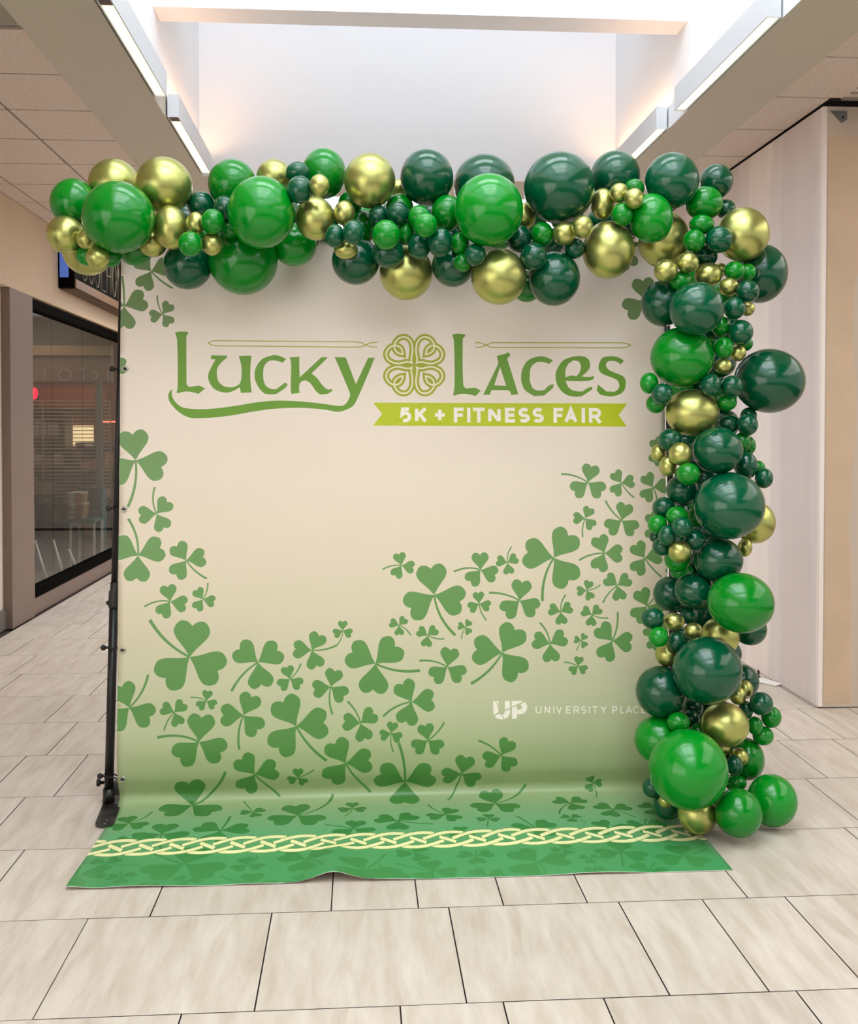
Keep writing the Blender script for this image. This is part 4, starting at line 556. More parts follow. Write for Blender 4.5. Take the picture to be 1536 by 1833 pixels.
  [-0.3245, 4.6708, 2.6177, 0.0757, 0.0757, 'D', 'fourth medium dark green balloon from the left, deep inside the left top run'],
  [-0.1636, 4.6847, 2.5978, 0.076, 0.076, 'D', 'rightmost medium dark green balloon, deep inside the left top run'],
  [-0.001, 4.6884, 2.6083, 0.076, 0.076, 'B', 'second medium bright green balloon from the left, deep inside the right top run'],
  [0.1624, 4.6829, 2.617, 0.0759, 0.0759, 'D', 'leftmost medium dark green balloon, deep inside the right top run'],
  [0.33, 4.7328, 2.6371, 0.0767, 0.0767, 'D', 'third medium dark green balloon from the left, deep inside the right top run'],
  [0.4457, 4.6566, 2.598, 0.0755, 0.0755, 'B', 'third medium bright green balloon from the left, deep inside the right top run'],
  [0.6162, 4.7013, 2.6169, 0.0762, 0.0762, 'D', 'fifth medium dark green balloon from the left, deep inside the right top run'],
  [0.7756, 4.656, 2.6175, 0.0755, 0.0755, 'D', 'sixth medium dark green balloon from the left, deep inside the right top run'],
  [0.9417, 4.656, 2.6274, 0.0755, 0.0755, 'B', 'rightmost medium bright green balloon, deep inside the right top run'],
  [1.1186, 4.6977, 2.6129, 0.0762, 0.0762, 'D', 'eighth medium dark green balloon from the left, deep inside the right top run'],
  [1.2764, 4.656, 2.6143, 0.0755, 0.0755, 'D', 'rightmost medium dark green balloon, deep inside the right top run'],
  [-0.7045, 4.6234, 2.4999, 0.06, 0.06, 'B', 'leftmost medium bright green balloon, deep inside the left top run'],
  [-0.4761, 4.6036, 2.5065, 0.0597, 0.0597, 'D', 'third medium dark green balloon from the left, deep inside the left top run'],
  [-0.2505, 4.628, 2.5212, 0.06, 0.06, 'D', 'fifth medium dark green balloon from the left, deep inside the left top run'],
  [-0.0209, 4.6236, 2.4986, 0.06, 0.06, 'B', 'leftmost medium bright green balloon, deep inside the right top run'],
  [0.2103, 4.6291, 2.5099, 0.0601, 0.0601, 'D', 'second medium dark green balloon from the left, deep inside the right top run'],
  [0.3961, 4.5786, 2.5104, 0.0594, 0.0594, 'D', 'fourth medium dark green balloon from the left, deep inside the right top run'],
  [0.6321, 4.6107, 2.5267, 0.0598, 0.0598, 'B', 'fourth medium bright green balloon from the left, deep inside the right top run'],
  [0.8754, 4.656, 2.5131, 0.0604, 0.0604, 'D', 'seventh medium dark green balloon from the left, deep inside the right top run'],
  [1.1042, 4.6143, 2.5158, 0.0599, 0.0599, 'D', 'ninth medium dark green balloon from the left, deep inside the right top run'],
]
# ================================================================== FLOOR
def tile_material():
    m = bpy.data.materials.new('stone_tile'); m.use_nodes = True
    nt = m.node_tree; b = nt.nodes['Principled BSDF']
    N = nt.nodes.new; Lk = nt.links.new
    geo = N('ShaderNodeNewGeometry'); oi = N('ShaderNodeObjectInfo')
    add = N('ShaderNodeVectorMath'); add.operation = 'ADD'
    sc = N('ShaderNodeVectorMath'); sc.operation = 'SCALE'; sc.inputs['Scale'].default_value = 37.0
    cmb = N('ShaderNodeCombineXYZ')
    Lk(oi.outputs['Random'], cmb.inputs[0]); Lk(oi.outputs['Random'], cmb.inputs[1]); Lk(cmb.outputs[0], sc.inputs[0])
    Lk(geo.outputs['Position'], add.inputs[0]); Lk(sc.outputs[0], add.inputs[1])
    mp = N('ShaderNodeMapping'); mp.inputs['Rotation'].default_value = (0, 0, math.radians(-14)); mp.inputs['Scale'].default_value = (6.5, 1.1, 1)
    Lk(add.outputs[0], mp.inputs[0])
    n1 = N('ShaderNodeTexNoise'); n1.inputs['Scale'].default_value = 2.6; n1.inputs['Detail'].default_value = 8; n1.inputs['Roughness'].default_value = .62; n1.inputs['Distortion'].default_value = .35
    Lk(mp.outputs[0], n1.inputs['Vector'])
    cr = N('ShaderNodeValToRGB')
    cr.color_ramp.elements[0].position = .32; cr.color_ramp.elements[0].color = srgb(186, 171, 155)
    cr.color_ramp.elements[1].position = .68; cr.color_ramp.elements[1].color = srgb(211, 199, 186)
    e = cr.color_ramp.elements.new(.5); e.color = srgb(200, 187, 173)
    Lk(n1.outputs['Fac'], cr.inputs[0])
    mr = N('ShaderNodeMapRange'); mr.inputs['To Min'].default_value = .95; mr.inputs['To Max'].default_value = 1.03
    Lk(oi.outputs['Random'], mr.inputs['Value'])
    mx = N('ShaderNodeMix'); mx.data_type = 'RGBA'; mx.blend_type = 'MULTIPLY'; mx.inputs[0].default_value = 1
    Lk(cr.outputs[0], mx.inputs[6]); Lk(mr.outputs[0], mx.inputs[7]); Lk(mx.outputs[2], b.inputs['Base Color'])
    b.inputs['Roughness'].default_value = .42
    b.inputs['Specular IOR Level'].default_value = .4
    n2 = N('ShaderNodeTexNoise'); n2.inputs['Scale'].default_value = 26; n2.inputs['Detail'].default_value = 6
    Lk(mp.outputs[0], n2.inputs['Vector'])
    bp = N('ShaderNodeBump'); bp.inputs['Strength'].default_value = .08; bp.inputs['Distance'].default_value = .003
    Lk(n2.outputs['Fac'], bp.inputs['Height']); Lk(bp.outputs[0], b.inputs['Normal'])
    return m
M_TILE = tile_material()
M_GROUT = mat('dark_grout', srgb(52, 38, 32), .9)
floor = sbox('floor', -9, 9, -8, 18, -.12, -.012, M_GROUT)
ROW0, PITCH_Y = 2.944, .6035
ROWS = {0: [-.505, .117, .416, .712, 1.29], 1: [-.92, -.30, .31, .91, 1.21, 1.51], 2: [-1.32, -.714, -.097, .205, .503, .80, 1.377, 2.02],
        3: [-1.506, -.90, -.60, .0, .6, .9, 1.51, 2.12], 4: [-1.69, -1.383, -.78, -.18, .12, .72, 1.32, 1.93, 2.233],
        5: [-1.595, -1.0, -.4, .2, .8, 1.4, 1.71, 2.319, 2.61], 6: [-1.785, -1.484, -.88, -.28, .32, .92, 1.52, 2.12, 2.72],
        7: [-2.286, -1.685, -1.08], 8: [-2.372, -1.777, -1.18], 9: [-2.578, -1.977, -1.37], 10: [-2.461, -2.158, -1.55], 11: [-2.36, -1.75, -1.45]}
tile_meshes = {}
def tile_mesh(w, d):
    k = (round(w, 4), round(d, 4))
    if k not in tile_meshes:
        bm = bmesh.new()
        g, c = .0022, .0005
        lo = [bm.verts.new((x, y, -.013)) for x, y in [(g, g), (w - g, g), (w - g, d - g), (g, d - g)]]
        mi = [bm.verts.new((x, y, -c)) for x, y in [(g, g), (w - g, g), (w - g, d - g), (g, d - g)]]
        hi = [bm.verts.new((x, y, 0)) for x, y in [(g + c, g + c), (w - g - c, g + c), (w - g - c, d - g - c), (g + c, d - g - c)]]
        bm.faces.new(hi)
        for i in range(4):
            j = (i + 1) % 4
            bm.faces.new([lo[i], lo[j], mi[j], mi[i]]).material_index = 1; bm.faces.new([mi[i], mi[j], hi[j], hi[i]])
        me = bpy.data.meshes.new('tile'); bm.to_mesh(me); bm.free(); me.materials.append(M_TILE); me.materials.append(M_GROUT)
        tile_meshes[k] = me
    return tile_meshes[k]
far = bmesh.new()
n_tiles = 0
for r in range(-6, 25):
    y0 = ROW0 - PITCH_Y + r * PITCH_Y
    js = list(ROWS.get(r, [-1.2 + random.choice([0, .3, .6]) + random.random() * .02 + k * .605 for k in range(3)]))
    while js[0] > -2.9:
        js.insert(0, js[0] - (.6035 if random.random() < .72 else .302))
    while js[-1] < 4.6:
        js.append(js[-1] + (.6035 if random.random() < .72 else .302))
    for a, b in zip(js, js[1:]):
        a, b = max(a, -2.86), b
        if b - a < .03 or a > 4.5: continue
        # inside the photograph's view -> a part of its own
        vis = 0 <= r <= 14 and a < .62 * y0 + .1 and b > -.36 * (y0 + .6) - .2 and (a > -1.25 or r >= 2) and not (y0 > 5.6 and a > 2.75)
        if vis and n_tiles < 300:
            w = b - a
            me = tile_mesh(w, PITCH_Y) if min(abs(w - .6035), abs(w - .302)) < .03 else tile_mesh(w, PITCH_Y)
            o = link('tile', me, floor); o.location = (a, y0, random.uniform(-.0003, .0003))
            n_tiles += 1
        else:
            add_box(far, a + .0016, b - .0016, y0 + .0016, y0 + PITCH_Y - .0016, -.008, 0)
o = finish('outer_tiles', far, M_TILE, floor); o['kind'] = 'stuff'

# ================================================================== CEILING, SOFFITS, SKYLIGHT WELL
def wall_paint(name, col, amt=.03):
    return mat(name, col, .75, noise_amt=amt, noise_scale=1.2, bump=.12, bump_scale=120, spec=.3)
M_WELL = wall_paint('white_well_paint', srgb(236, 240, 245), .01)
M_SOFFIT = wall_paint('taupe_soffit_paint', srgb(196, 188, 172), .02)
M_WALL = wall_paint('tan_wall_paint', srgb(208, 184, 156), .03)
M_WALL_LOW = wall_paint('pale_tan_paint', srgb(226, 212, 196), .02)
M_BASE = mat('grey_baseboard', srgb(104, 96, 88), .6)
M_PANEL = mat('acoustic_panel', srgb(216, 200, 188), .95, noise_amt=.10, noise_scale=55, bump=.5, bump_scale=160, spec=.1)
M_GAP = mat('shadow_gap_brown', srgb(40, 29, 24), .9)
CZ = 3.58
YC = -6.0      # the lower ceiling and its skylight run on behind the camera to here
ceil = sbox('ceiling', -6.8, -1.585, YC, 18, CZ + .02, CZ + .14, M_GAP)
def panel(x0, x1, y0, y1, par):
    g = .008
    bm = bmesh.new(); add_box(bm, x0 + g, x1 - g, y0 + g, y1 - g, CZ + .004, CZ + .021)
    return finish('ceiling_panel', bm, M_PANEL, par, .002)
cxs = [-2.88, -2.71, -2.10, -1.58]
PY = .641
for k in range(-2, 14):
    y0 = 5.125 + k * PY
    if k == -1:
        y0b = 5.125 - .045
        for a, b in zip(cxs, cxs[1:]):
            if b > -2.0: continue
            panel(a, b, y0, y0b, ceil)
        continue
    for a, b in zip(cxs, cxs[1:]): panel(a, b, y0, y0 + PY, ceil)
bm = bmesh.new()
add_box(bm, -2.88, -1.58, YC, 3.84, CZ + .004, CZ + .02)
o = finish('near_panels', bm, M_PANEL, ceil); o['kind'] = 'stuff'
ceil_r = sbox('ceiling_right', 2.385, 7.2, YC, 18, CZ + .02, CZ + .14, M_GAP)
for k in range(-3, 13):
    y0 = 5.225 + k * PY
    xs = [2.385, 2.99, 3.6, 4.21] if y0 < 5.4 else [2.385, 2.74]
    for a, b in zip(xs, xs[1:]):
        if k == 0 and a > 2.5: panel(a, b, y0, 5.53, ceil_r)
        elif k == 0: panel(a, b, y0, y0 + PY, ceil_r)
        else: panel(a, b, y0, y0 + PY, ceil_r)
# painted soffit borders of the skylight well
sbox('trim_1', -1.60, -1.175, YC, 18, CZ - .004, CZ + .14, M_SOFFIT)
sbox('trim_2', 1.972, 2.40, YC, 18, CZ - .004, CZ + .14, M_SOFFIT)
sbox('trim_3', -1.175, 1.972, 7.965, 8.56, CZ - .004, CZ + .14, M_SOFFIT)
# well walls
WT = 6.4
sbox('wall_skylight_left', -1.30, -1.195, YC, 14.2, CZ + .14, WT, M_WELL)
sbox('wall_skylight_right', 1.99, 2.10, YC, 14.2, CZ + .14, WT, M_WELL)
sbox('trim_4', -1.195, -1.176, YC, 7.965, CZ - .002, CZ + .14, M_WELL)
sbox('trim_5', 1.971, 1.99, YC, 7.965, CZ - .002, CZ + .14, M_WELL)
sbox('wall_skylight_back', -1.195, 1.99, 7.95, 8.56, CZ, WT, M_WELL)
sbox('wall_skylight_end', -1.195, 1.99, 14.1, 14.2, CZ, WT, M_WELL)
for i, yb in enumerate([6.19, 3.65, 1.1, -1.45, -4.0]):
    sbox('trim_%d' % (6 + i), -1.195, 1.99, yb, yb + .22, 4.135, 4.75, M_WELL)
# skylight glazing bars high above, outside the frame
for i, yb in enumerate([7.2, 5.9, 4.6, 2.4, 1.2, -.0, -1.2, -2.4, -3.6]):
    sbox('trim_%d' % (11 + i), -1.195, 1.99, yb - .03, yb + .03, 6.15, 6.25, M_WELL)
sbox('trim_30', .37, .43, -6, 7.95, 6.15, 6.25, M_WELL)

# ================================================================== LINEAR LIGHTS
M_HOUSE = mat('white_metal_housing', srgb(214, 218, 222), .4)
M_LENS = mat('lit_lens', srgb(255, 250, 225), .5, emit=(1.0, .93, .60, 1), emit_str=.86)
M_UP = mat('uplight_lens', srgb(255, 230, 200), .5, emit=(1.0, .52, .26, 1), emit_str=17)
M_DARKMET = mat('brown_shadow_metal', srgb(92, 72, 66), .6)
def linear_light(side, y0, y1, label, near_end_dark):
    t = thing('linear_light', label, 'light', (-1.17 if side < 0 else 1.966, y0, CZ), 'linear lights along the skylight edge')
    s = 1 if side < 0 else -1
    L = y1 - y0
    def b(name, xa, xb, ya, yb, za, zb, m, bev=0):
        xa, xb = sorted((xa * s, xb * s)); return box(name, xa, xb, ya, yb, za, zb, m, t, bev)
    bm = bmesh.new()
    def bb(xa, xb, ya, yb, za, zb):
        xa, xb = sorted((xa * s, xb * s)); add_box(bm, xa, xb, ya, yb, za, zb)
    bb(.006, .012, 0, L, -.004, .135); bb(.068, .074, 0, L, -.004, .135)
    bb(.012, .068, 0, .006, -.004, .135); bb(.012, .068, L - .006, L, -.004, .135)
    bb(.012, .068, .006, L - .006, .06, .07)
    finish('housing', bm, M_HOUSE, t)
    b('lens', .012, .068, .11 if near_end_dark else .01, L - .012, .001, .01, M_LENS)
    b('end_plate', .012, .068, .006, .11, .002, .012, M_DARKMET) if near_end_dark else None
    b('uplight', .02, .06, .03, L - .03, .118, .124, M_UP)
    b('wall_bracket', -.005, .006, .03, L - .03, .02, .1, M_DARKMET)  # brown colour stands in for the shadow line behind the housing
    return t
linear_light(-1, 4.70, 6.08, 'nearer white linear light with a glowing lens on the left skylight edge', True)
linear_light(-1, 6.46, 7.86, 'farther white linear light on the left skylight edge, ending above the gold balloons', True)
linear_light(1, 4.72, 6.13, 'nearer white linear light with a glowing lens on the right skylight edge', False)
linear_light(1, 6.50, 7.86, 'farther white linear light on the right skylight edge, running down behind the dark balloons', False)
for y in (2.95, 1.2, -.55, -2.3):
    linear_light(-1, y, y + 1.38, 'white linear light on the left skylight edge, beyond the top of the picture', False)
    linear_light(1, y, y + 1.38, 'white linear light on the right skylight edge, beyond the top of the picture', False)

# ================================================================== CEILING VENTS
M_VENT = mat('grey_vent_metal', srgb(150, 140, 126), .5)
M_BLACK = mat('matt_black', srgb(14, 13, 13), .55)
t = thing('ceiling_vent', 'grey slatted air vent in the ceiling at the upper left corner', 'vent', (-2.10, 4.49, CZ))
bm = bmesh.new(); add_box(bm, 0, .505, 0, .59, .012, .019); finish('back_plate', bm, M_GAP, t)
bm = bmesh.new()
for a in ((0, .505, .54, .59), (0, .505, 0, .04), (0, .06, .04, .54), (.40, .505, .04, .54)): add_box(bm, a[0], a[1], a[2], a[3], 0, .012)
finish('frame', bm, M_VENT, t, .002)
for k in range(4):
    bm = bmesh.new(); add_box(bm, .065 + k * .085, .12 + k * .085, .04, .54, -.002, .01); finish('slat', bm, M_VENT, t, .002)
box('ceiling_strip', 0, .505, .592, .612, -.004, .012, M_VENT, t)
t = thing('ceiling_vent', 'black slotted air vent above the corner of the bare drywall', 'vent', (2.80, 5.56, CZ))
bm = bmesh.new(); add_box(bm, 0, 1.2, 0, .31, .01, .02); finish('back_plate', bm, M_BLACK, t)
for k in range(4): box('slat', 0, 1.2, .02 + k * .085, .035 + k * .085, -.002, .012, M_VENT, t)
box('frame', 0, 1.2, .30, .315, -.004, .012, M_VENT, t)

# ================================================================== RIGHT DRYWALL
def drywall():
    m = bpy.data.materials.new('unpainted_drywall'); m.use_nodes = True
    nt = m.node_tree; b = nt.nodes['Principled BSDF']; N = nt.nodes.new; Lk = nt.links.new
    geo = N('ShaderNodeNewGeometry'); sep = N('ShaderNodeSeparateXYZ'); Lk(geo.outputs['Position'], sep.inputs[0])
    # joint compound follows vertical seams, measured along X+Y so both faces carry bands
    su = N('ShaderNodeMath'); su.operation = 'ADD'; Lk(sep.outputs[0], su.inputs[0]); Lk(sep.outputs[1], su.inputs[1])
    wob = N('ShaderNodeTexNoise'); wob.inputs['Scale'].default_value = 1.6; wob.inputs['Detail'].default_value = 4
    Lk(geo.outputs['Position'], wob.inputs['Vector'])
    w2 = N('ShaderNodeMath'); w2.operation = 'MULTIPLY_ADD'; w2.inputs[1].default_value = .22; Lk(wob.outputs['Fac'], w2.inputs[0]); Lk(su.outputs[0], w2.inputs[2])
    fr = N('ShaderNodeMath'); fr.operation = 'PINGPONG'; fr.inputs[1].default_value = .61; Lk(w2.outputs[0], fr.inputs[0])
    cr = N('ShaderNodeValToRGB'); E = cr.color_ramp.elements
    E[0].position = 0; E[0].color = srgb(242,  229,  221)
    E[1].position = 1; E[1].color = srgb(228,  216,  211)
    for p, c in ((.16, (244,  232,  223)), (.20, (234,  222,  216)), (.34, (232,  221,  217)), (.40, (226,  213,  208))):
        e = E.new(p); e.color = srgb(*c)
    Lk(fr.outputs[0], cr.inputs[0])
    n = N('ShaderNodeTexNoise'); n.inputs['Scale'].default_value = 3; n.inputs['Detail'].default_value = 6
    mp = N('ShaderNodeMapping'); mp.inputs['Scale'].default_value = (3, 3, .5); Lk(geo.outputs['Position'], mp.inputs[0]); Lk(mp.outputs[0], n.inputs['Vector'])
    mr = N('ShaderNodeMapRange'); mr.inputs['To Min'].default_value = .95; mr.inputs['To Max'].default_value = 1.05; Lk(n.outputs['Fac'], mr.inputs['Value'])
    mx = N('ShaderNodeMix'); mx.data_type = 'RGBA'; mx.blend_type = 'MULTIPLY'; mx.inputs[0].default_value = 1
    Lk(cr.outputs[0], mx.inputs[6]); Lk(mr.outputs[0], mx.inputs[7]); Lk(mx.outputs[2], b.inputs['Base Color'])
    b.inputs['Roughness'].default_value = .8; b.inputs['Specular IOR Level'].default_value = .25
    return m
M_DRY = drywall()
M_BEAD = mat('corner_bead', srgb(244, 232, 224), .6)
M_DRYFRONT = mat('beige_mudded_drywall', srgb(202, 184, 166), .8, noise_amt=.06, noise_scale=1.7, stretch=(3, 3, .6), spec=.2)
M_MUD = mat('joint_compound', srgb(205, 178, 150), .85, noise_amt=.05, noise_scale=5)
DX, DY = 2.735, 5.96
wall_right = sbox('wall_right', DX, 7.2, DY + .015, 18, 0.004, CZ - .012, M_DRY)
sbox('drywall_front_skin', DX + .02, 7.2, DY, DY + .014, .006, CZ - .013, M_DRYFRONT, wall_right)
box('corner_bead', DX - .004, DX + .022, DY - .004, DY + .03, .01, CZ - .014, M_BEAD, wall_right, .002)
bm = bmesh.new()
zz = [i * .12 for i in range(29)]
prev = None
for z in zz:
    w = .16 + .05 * noise.noise(Vector((0, 3.1, z * 1.4))) + (.05 if z > 2.6 else 0)
    a = bm.verts.new((DX + .03, DY - .0015, .03 + z)); c = bm.verts.new((DX + .03 + w, DY - .0015, .03 + z)); d = bm.verts.new((DX + .04 + w, DY, .03 + z))
    if prev:
        bm.faces.new([prev[0], prev[1], c, a]); bm.faces.new([prev[1], prev[2], d, c])
    prev = (a, c, d)
finish('joint_compound', bm, M_MUD, wall_right)
sbox('wall_right_gap_shade', DX + .03, 7.2, DY + .04, 18, CZ - .012, CZ + .03, M_GAP)  # dark brown strip stands in for the shade in the gap above the drywall
# bracket at the top corner and a scrap at the foot
t = thing('corner_bracket', 'small grey metal bracket at the top corner of the drywall', 'bracket', (DX + .06, DY - .004, CZ - .09))
bm = bmesh.new()
v = [bm.verts.new(p) for p in [(-.02, 0, .05), (.08, 0, .05), (.08, 0, 0), (.05, 0, -.02), (-.02, -.004, .05), (.08, -.004, .05), (.08, -.004, 0), (.05, -.004, -.02)]]
for f in [(0, 1, 2, 3), (7, 6, 5, 4), (0, 4, 5, 1), (1, 5, 6, 2), (2, 6, 7, 3), (3, 7, 4, 0)]: bm.faces.new([v[i] for i in f])
finish('plate', bm, mat('galvanised', srgb(120, 124, 120), .45, metal=.6), t)
bm = bmesh.new(); add_tube(bm, [(.055, -.004, .012), (.055, -.009, .012)], .006, 8); finish('screw', bm, M_GAP, t)
bm = bmesh.new()
v = [bm.verts.new(p) for p in [(0, 0, .002), (.09, -.13, .002), (.14, -.12, .012), (.05, .02, .02)]]
bm.faces.new(v); r = bmesh.ops.extrude_face_region(bm, geom=list(bm.faces)); bmesh.ops.translate(bm, verts=[x for x in r['geom'] if isinstance(x, bmesh.types.BMVert)], vec=(0, 0, .004))
o = finish('paper_scrap', bm, mat('white_paper', srgb(235, 228, 220), .7)); o.location = (2.60, 6.62, 0)
tag(o, 'torn scrap of white paper on the floor against the drywall', 'paper')
bm = bmesh.new(); add_tube(bm, [(0, 0, .012), (.0, .05, .02), (.015, .07, .035), (.01, .07, .05)], .008, 8)
o = finish('cable_stub', bm, M_BLACK, None); o.location = (2.66, 6.66, 0)
tag(o, 'short black cable stub poking out at the foot of the drywall', 'cable')

# ================================================================== FAR HALL AND LEFT WALL
sbox('wall_far', -6.8, 7.2, 17.9, 18.0, 0, CZ, M_WALL_LOW)
sbox('wall_far_left', -6.8, -6.7, 3.5, 18, 0, CZ, M_WALL)
LX = -2.88
ZH = 2.845
sbox('wall_left_header', LX - .16, LX, 3.5, 17.9, ZH, CZ + .03, M_WALL)
sbox('wall_left_near', LX - .18, LX - .075, 3.5, 8.80, 0, ZH, M_WALL_LOW)
sbox('baseboard_left', LX - .075, LX - .05, 3.5, 8.795, 0, .17, M_BASE, None, .006)
M_BRONZE = mat('grey_brown_cladding', srgb(126, 106, 94), .55, noise_amt=.03, noise_scale=3)
sbox('trim_17', LX - .16, LX + .0, 8.80, 9.40, 0, ZH, M_BRONZE, None, .004)
sbox('wall_left_far', LX - .16, LX, 13.45, 17.9, 0, ZH, M_WALL_LOW)
# shop window
win = sbox('window_1', LX - .13, LX - .02, 9.40, 13.45, 0, .155, M_BRONZE)
M_FRAME = mat('black_window_frame', srgb(6, 5, 4), .8, spec=.03)
def glass():
    m = bpy.data.materials.new('shop_glass'); m.use_nodes = True
    nt = m.node_tree; nt.nodes.clear()
    out = nt.nodes.new('ShaderNodeOutputMaterial')
    tr = nt.nodes.new('ShaderNodeBsdfTransparent'); tr.inputs[0].default_value = (.86, .88, .86, 1)
    gl = nt.nodes.new('ShaderNodeBsdfGlossy'); gl.inputs['Roughness'].default_value = .01
    fr = nt.nodes.new('ShaderNodeFresnel'); fr.inputs[0].default_value = 1.45
    mx = nt.nodes.new('ShaderNodeMixShader')
    geo = nt.nodes.new('ShaderNodeNewGeometry'); sb = nt.nodes.new('ShaderNodeMath'); sb.operation = 'SUBTRACT'; sb.inputs[0].default_value = 1
    ml = nt.nodes.new('ShaderNodeMath'); ml.operation = 'MULTIPLY'
    nt.links.new(geo.outputs['Backfacing'], sb.inputs[1]); nt.links.new(fr.outputs[0], ml.inputs[0]); nt.links.new(sb.outputs[0], ml.inputs[1])
    nt.links.new(ml.outputs[0], mx.inputs[0]); nt.links.new(tr.outputs[0], mx.inputs[1]); nt.links.new(gl.outputs[0], mx.inputs[2])
    nt.links.new(mx.outputs[0], out.inputs[0])
    return m
M_GLASS = glass()
box('top_rail', LX - .12, LX - .015, 9.40, 13.45, ZH - .10, ZH - .022, M_FRAME, win, .004)
box('bottom_rail', LX - .12, LX - .010, 9.40, 13.45, .155, .235, M_FRAME, win, .004)
ys = [9.40, 10.20, 11.30, 12.55, 13.45]
for a, b in zip(ys, ys[1:]):
    box('glass_pane', LX - .075, LX - .067, a + .004, b - .004, .235, ZH - .10, M_GLASS, win)
box('end_post', LX - .11, LX - .03, 13.38, 13.45, .235, ZH - .10, M_FRAME, win)
# ------- shop interior (seen through the glass)
sbox('wall_shop_back', -6.7, LX - .18, 14.6, 14.7, 0, 3.4, mat('shop_brown_wall', srgb(92, 62, 44), .8))
sbox('ceiling_shop', -6.7, LX - .17, 9.0, 14.6, 3.1, 3.2, mat('shop_ceiling', srgb(118, 110, 94), .8))
sbox('wall_shop_near', -6.7, LX - .17, 8.9, 9.0, 0, 3.1, mat('shop_near_wall', srgb(120, 105, 95), .8))
sbox('floor_shop', -6.7, LX - .17, 9.0, 14.6, -.004, .003, mat('shop_floor', srgb(120, 112, 98), .25))
M_BULK = mat('shop_bulkhead', srgb(112, 92, 82), .7)
sbox('wall_shop_bulkhead', -5.2, LX - .18, 13.05, 13.2, 2.26, 2.58, M_BULK)
sbox('trim_18', -5.2, LX - .18, 13.0, 13.2, 2.58, 2.70, mat('bulkhead_trim', srgb(140, 118, 92), .6))
sbox('wall_shop_upper', -5.2, LX - .18, 13.1, 13.2, 2.70, 3.1, mat('shop_upper_green', srgb(84, 84, 66), .8))
# lettering over the shop aisle: thin pale outlines
M_PALE = mat('pale_letter_edge', srgb(170, 150, 138), .5)
def wire_letters(parent, strokes, r, m, name='letter'):
    for group in strokes:
        bm = bmesh.new()
        for pts in group: add_tube(bm, pts, r, 6)
        finish(name, bm, m, parent)
def ring(cx, cy, cz, rx, rz, a0=0, a1=360, n=18):
    return [(cx + rx * math.cos(math.radians(a0 + (a1 - a0) * k / n)), cy, cz + rz * math.sin(math.radians(a0 + (a1 - a0) * k / n))) for k in range(n + 1)]
t = thing('aisle_lettering', 'row of thin pale outline letters on the bulkhead inside the shop', 'sign', (0, 13.03, 0))
wire_letters(t, [[[(-3.85, 0, 2.28), (-3.85, 0, 2.40)]], [ring(-3.61, 0, 2.34, .075, .065)],
                 [[(-3.46, 0, 2.42), (-3.36, 0, 2.42)], [(-3.385, 0, 2.42), (-3.385, 0, 2.28)]], [ring(-3.27, 0, 2.34, .05, .05, -90, 90)], [[(-3.09, 0, 2.28), (-3.09, 0, 2.40)]]], .006, M_PALE)
# roller grille: one bar per slat
t = thing('roller_grille', 'closed horizontal bar roller grille across the shop aisle', 'grille', (0, 13.1, 0))
M_BAR = mat('aluminium_bar', srgb(158, 136, 112), .4, metal=.4)
bar = bmesh.new(); add_tube(bar, [(-4.9, 0, 0), (-3.08, 0, 0)], .006, 6)
b0 = finish('grille_bar', bar, M_BAR, t); b0.location.z = 2.02
for k in range(1, 27):
    c = b0.copy(); COL.objects.link(c); c.parent = t; c.location.z = 2.02 - .0455 * k
for x in (-4.5, -3.9, -3.08):
    box('link_strip', x - .006, x + .006, -.008, .008, .80, 2.02, M_BAR, t)
# display behind the grille
M_ORANGE = mat('orange_panel', srgb(170, 96, 60), .7)  # even orange board colour
M_DARKWOOD = mat('dark_wood', srgb(52, 30, 22), .6)
M_MAROON = mat('maroon_cloth', srgb(110, 44, 42), .8)
M_CREAM = mat('cream_paint', srgb(226, 206, 170), .6)
def shelf_unit(x, y, w, h, n, label, m, goods):
    t = thing('shelf_unit', label, 'shelf', (x, y, 0.003))
    box('side', 0, .02, 0, .35, 0, h, m, t); box('side', w - .02, w, 0, .35, 0, h, m, t)
    box('back', .02, w - .02, .33, .35, 0, h, m, t)
    for k in range(n):
        z = .08 + k * (h - .1) / (n - 1)
        box('shelf', .02, w - .02, 0, .33, z, z + .02, m, t)
    for k in range(n - 1):
        z = .08 + k * (h - .1) / (n - 1) + .021
        xx = .05
        while xx < w - .15:
            ww = random.uniform(.06, .14); hh = random.uniform(.08, min(.22, (h - .1) / (n - 1) - .05))
            box('packet', xx, xx + ww, .05, .28, z, z + hh, random.choice(goods), t); xx += ww + random.uniform(.01, .05)
    return t
G1 = [mat('goods_rose', srgb(168, 104, 92), .6), mat('goods_dark', srgb(36, 26, 28), .6), mat('goods_grey', srgb(150, 138, 136), .6), mat('goods_tan', srgb(150, 110, 74), .6), M_MAROON]
sbox('wall_shop_display', -4.9, -3.06, 13.8, 13.9, 0, 2.26, mat('shop_dark_partition', srgb(104, 62, 40), .8))
shelf_unit(-4.45, 13.44, .72, 1.95, 6, 'tall dark shelf of mixed goods behind the grille at the window left', M_DARKWOOD, G1)
shelf_unit(-3.60, 13.44, .58, 1.5, 5, 'dark shelf of rose and grey goods behind the middle of the grille', M_DARKWOOD, G1)
o = box('display_niche', -3.72, -3.46, 13.77, 13.80, 1.45, 1.72, mat('lit_niche', srgb(255, 226, 170), .5, emit=(1, .74, .42, 1), emit_str=.85)); tag(o, 'warm glowing display niche panel in the middle of the shop window', 'display')
o = box('orange_header', -4.15, -3.72, 13.77, 13.8, 1.72, 1.84, M_ORANGE, None, .004); tag(o, 'orange header board behind the grille at the left of the window', 'board')
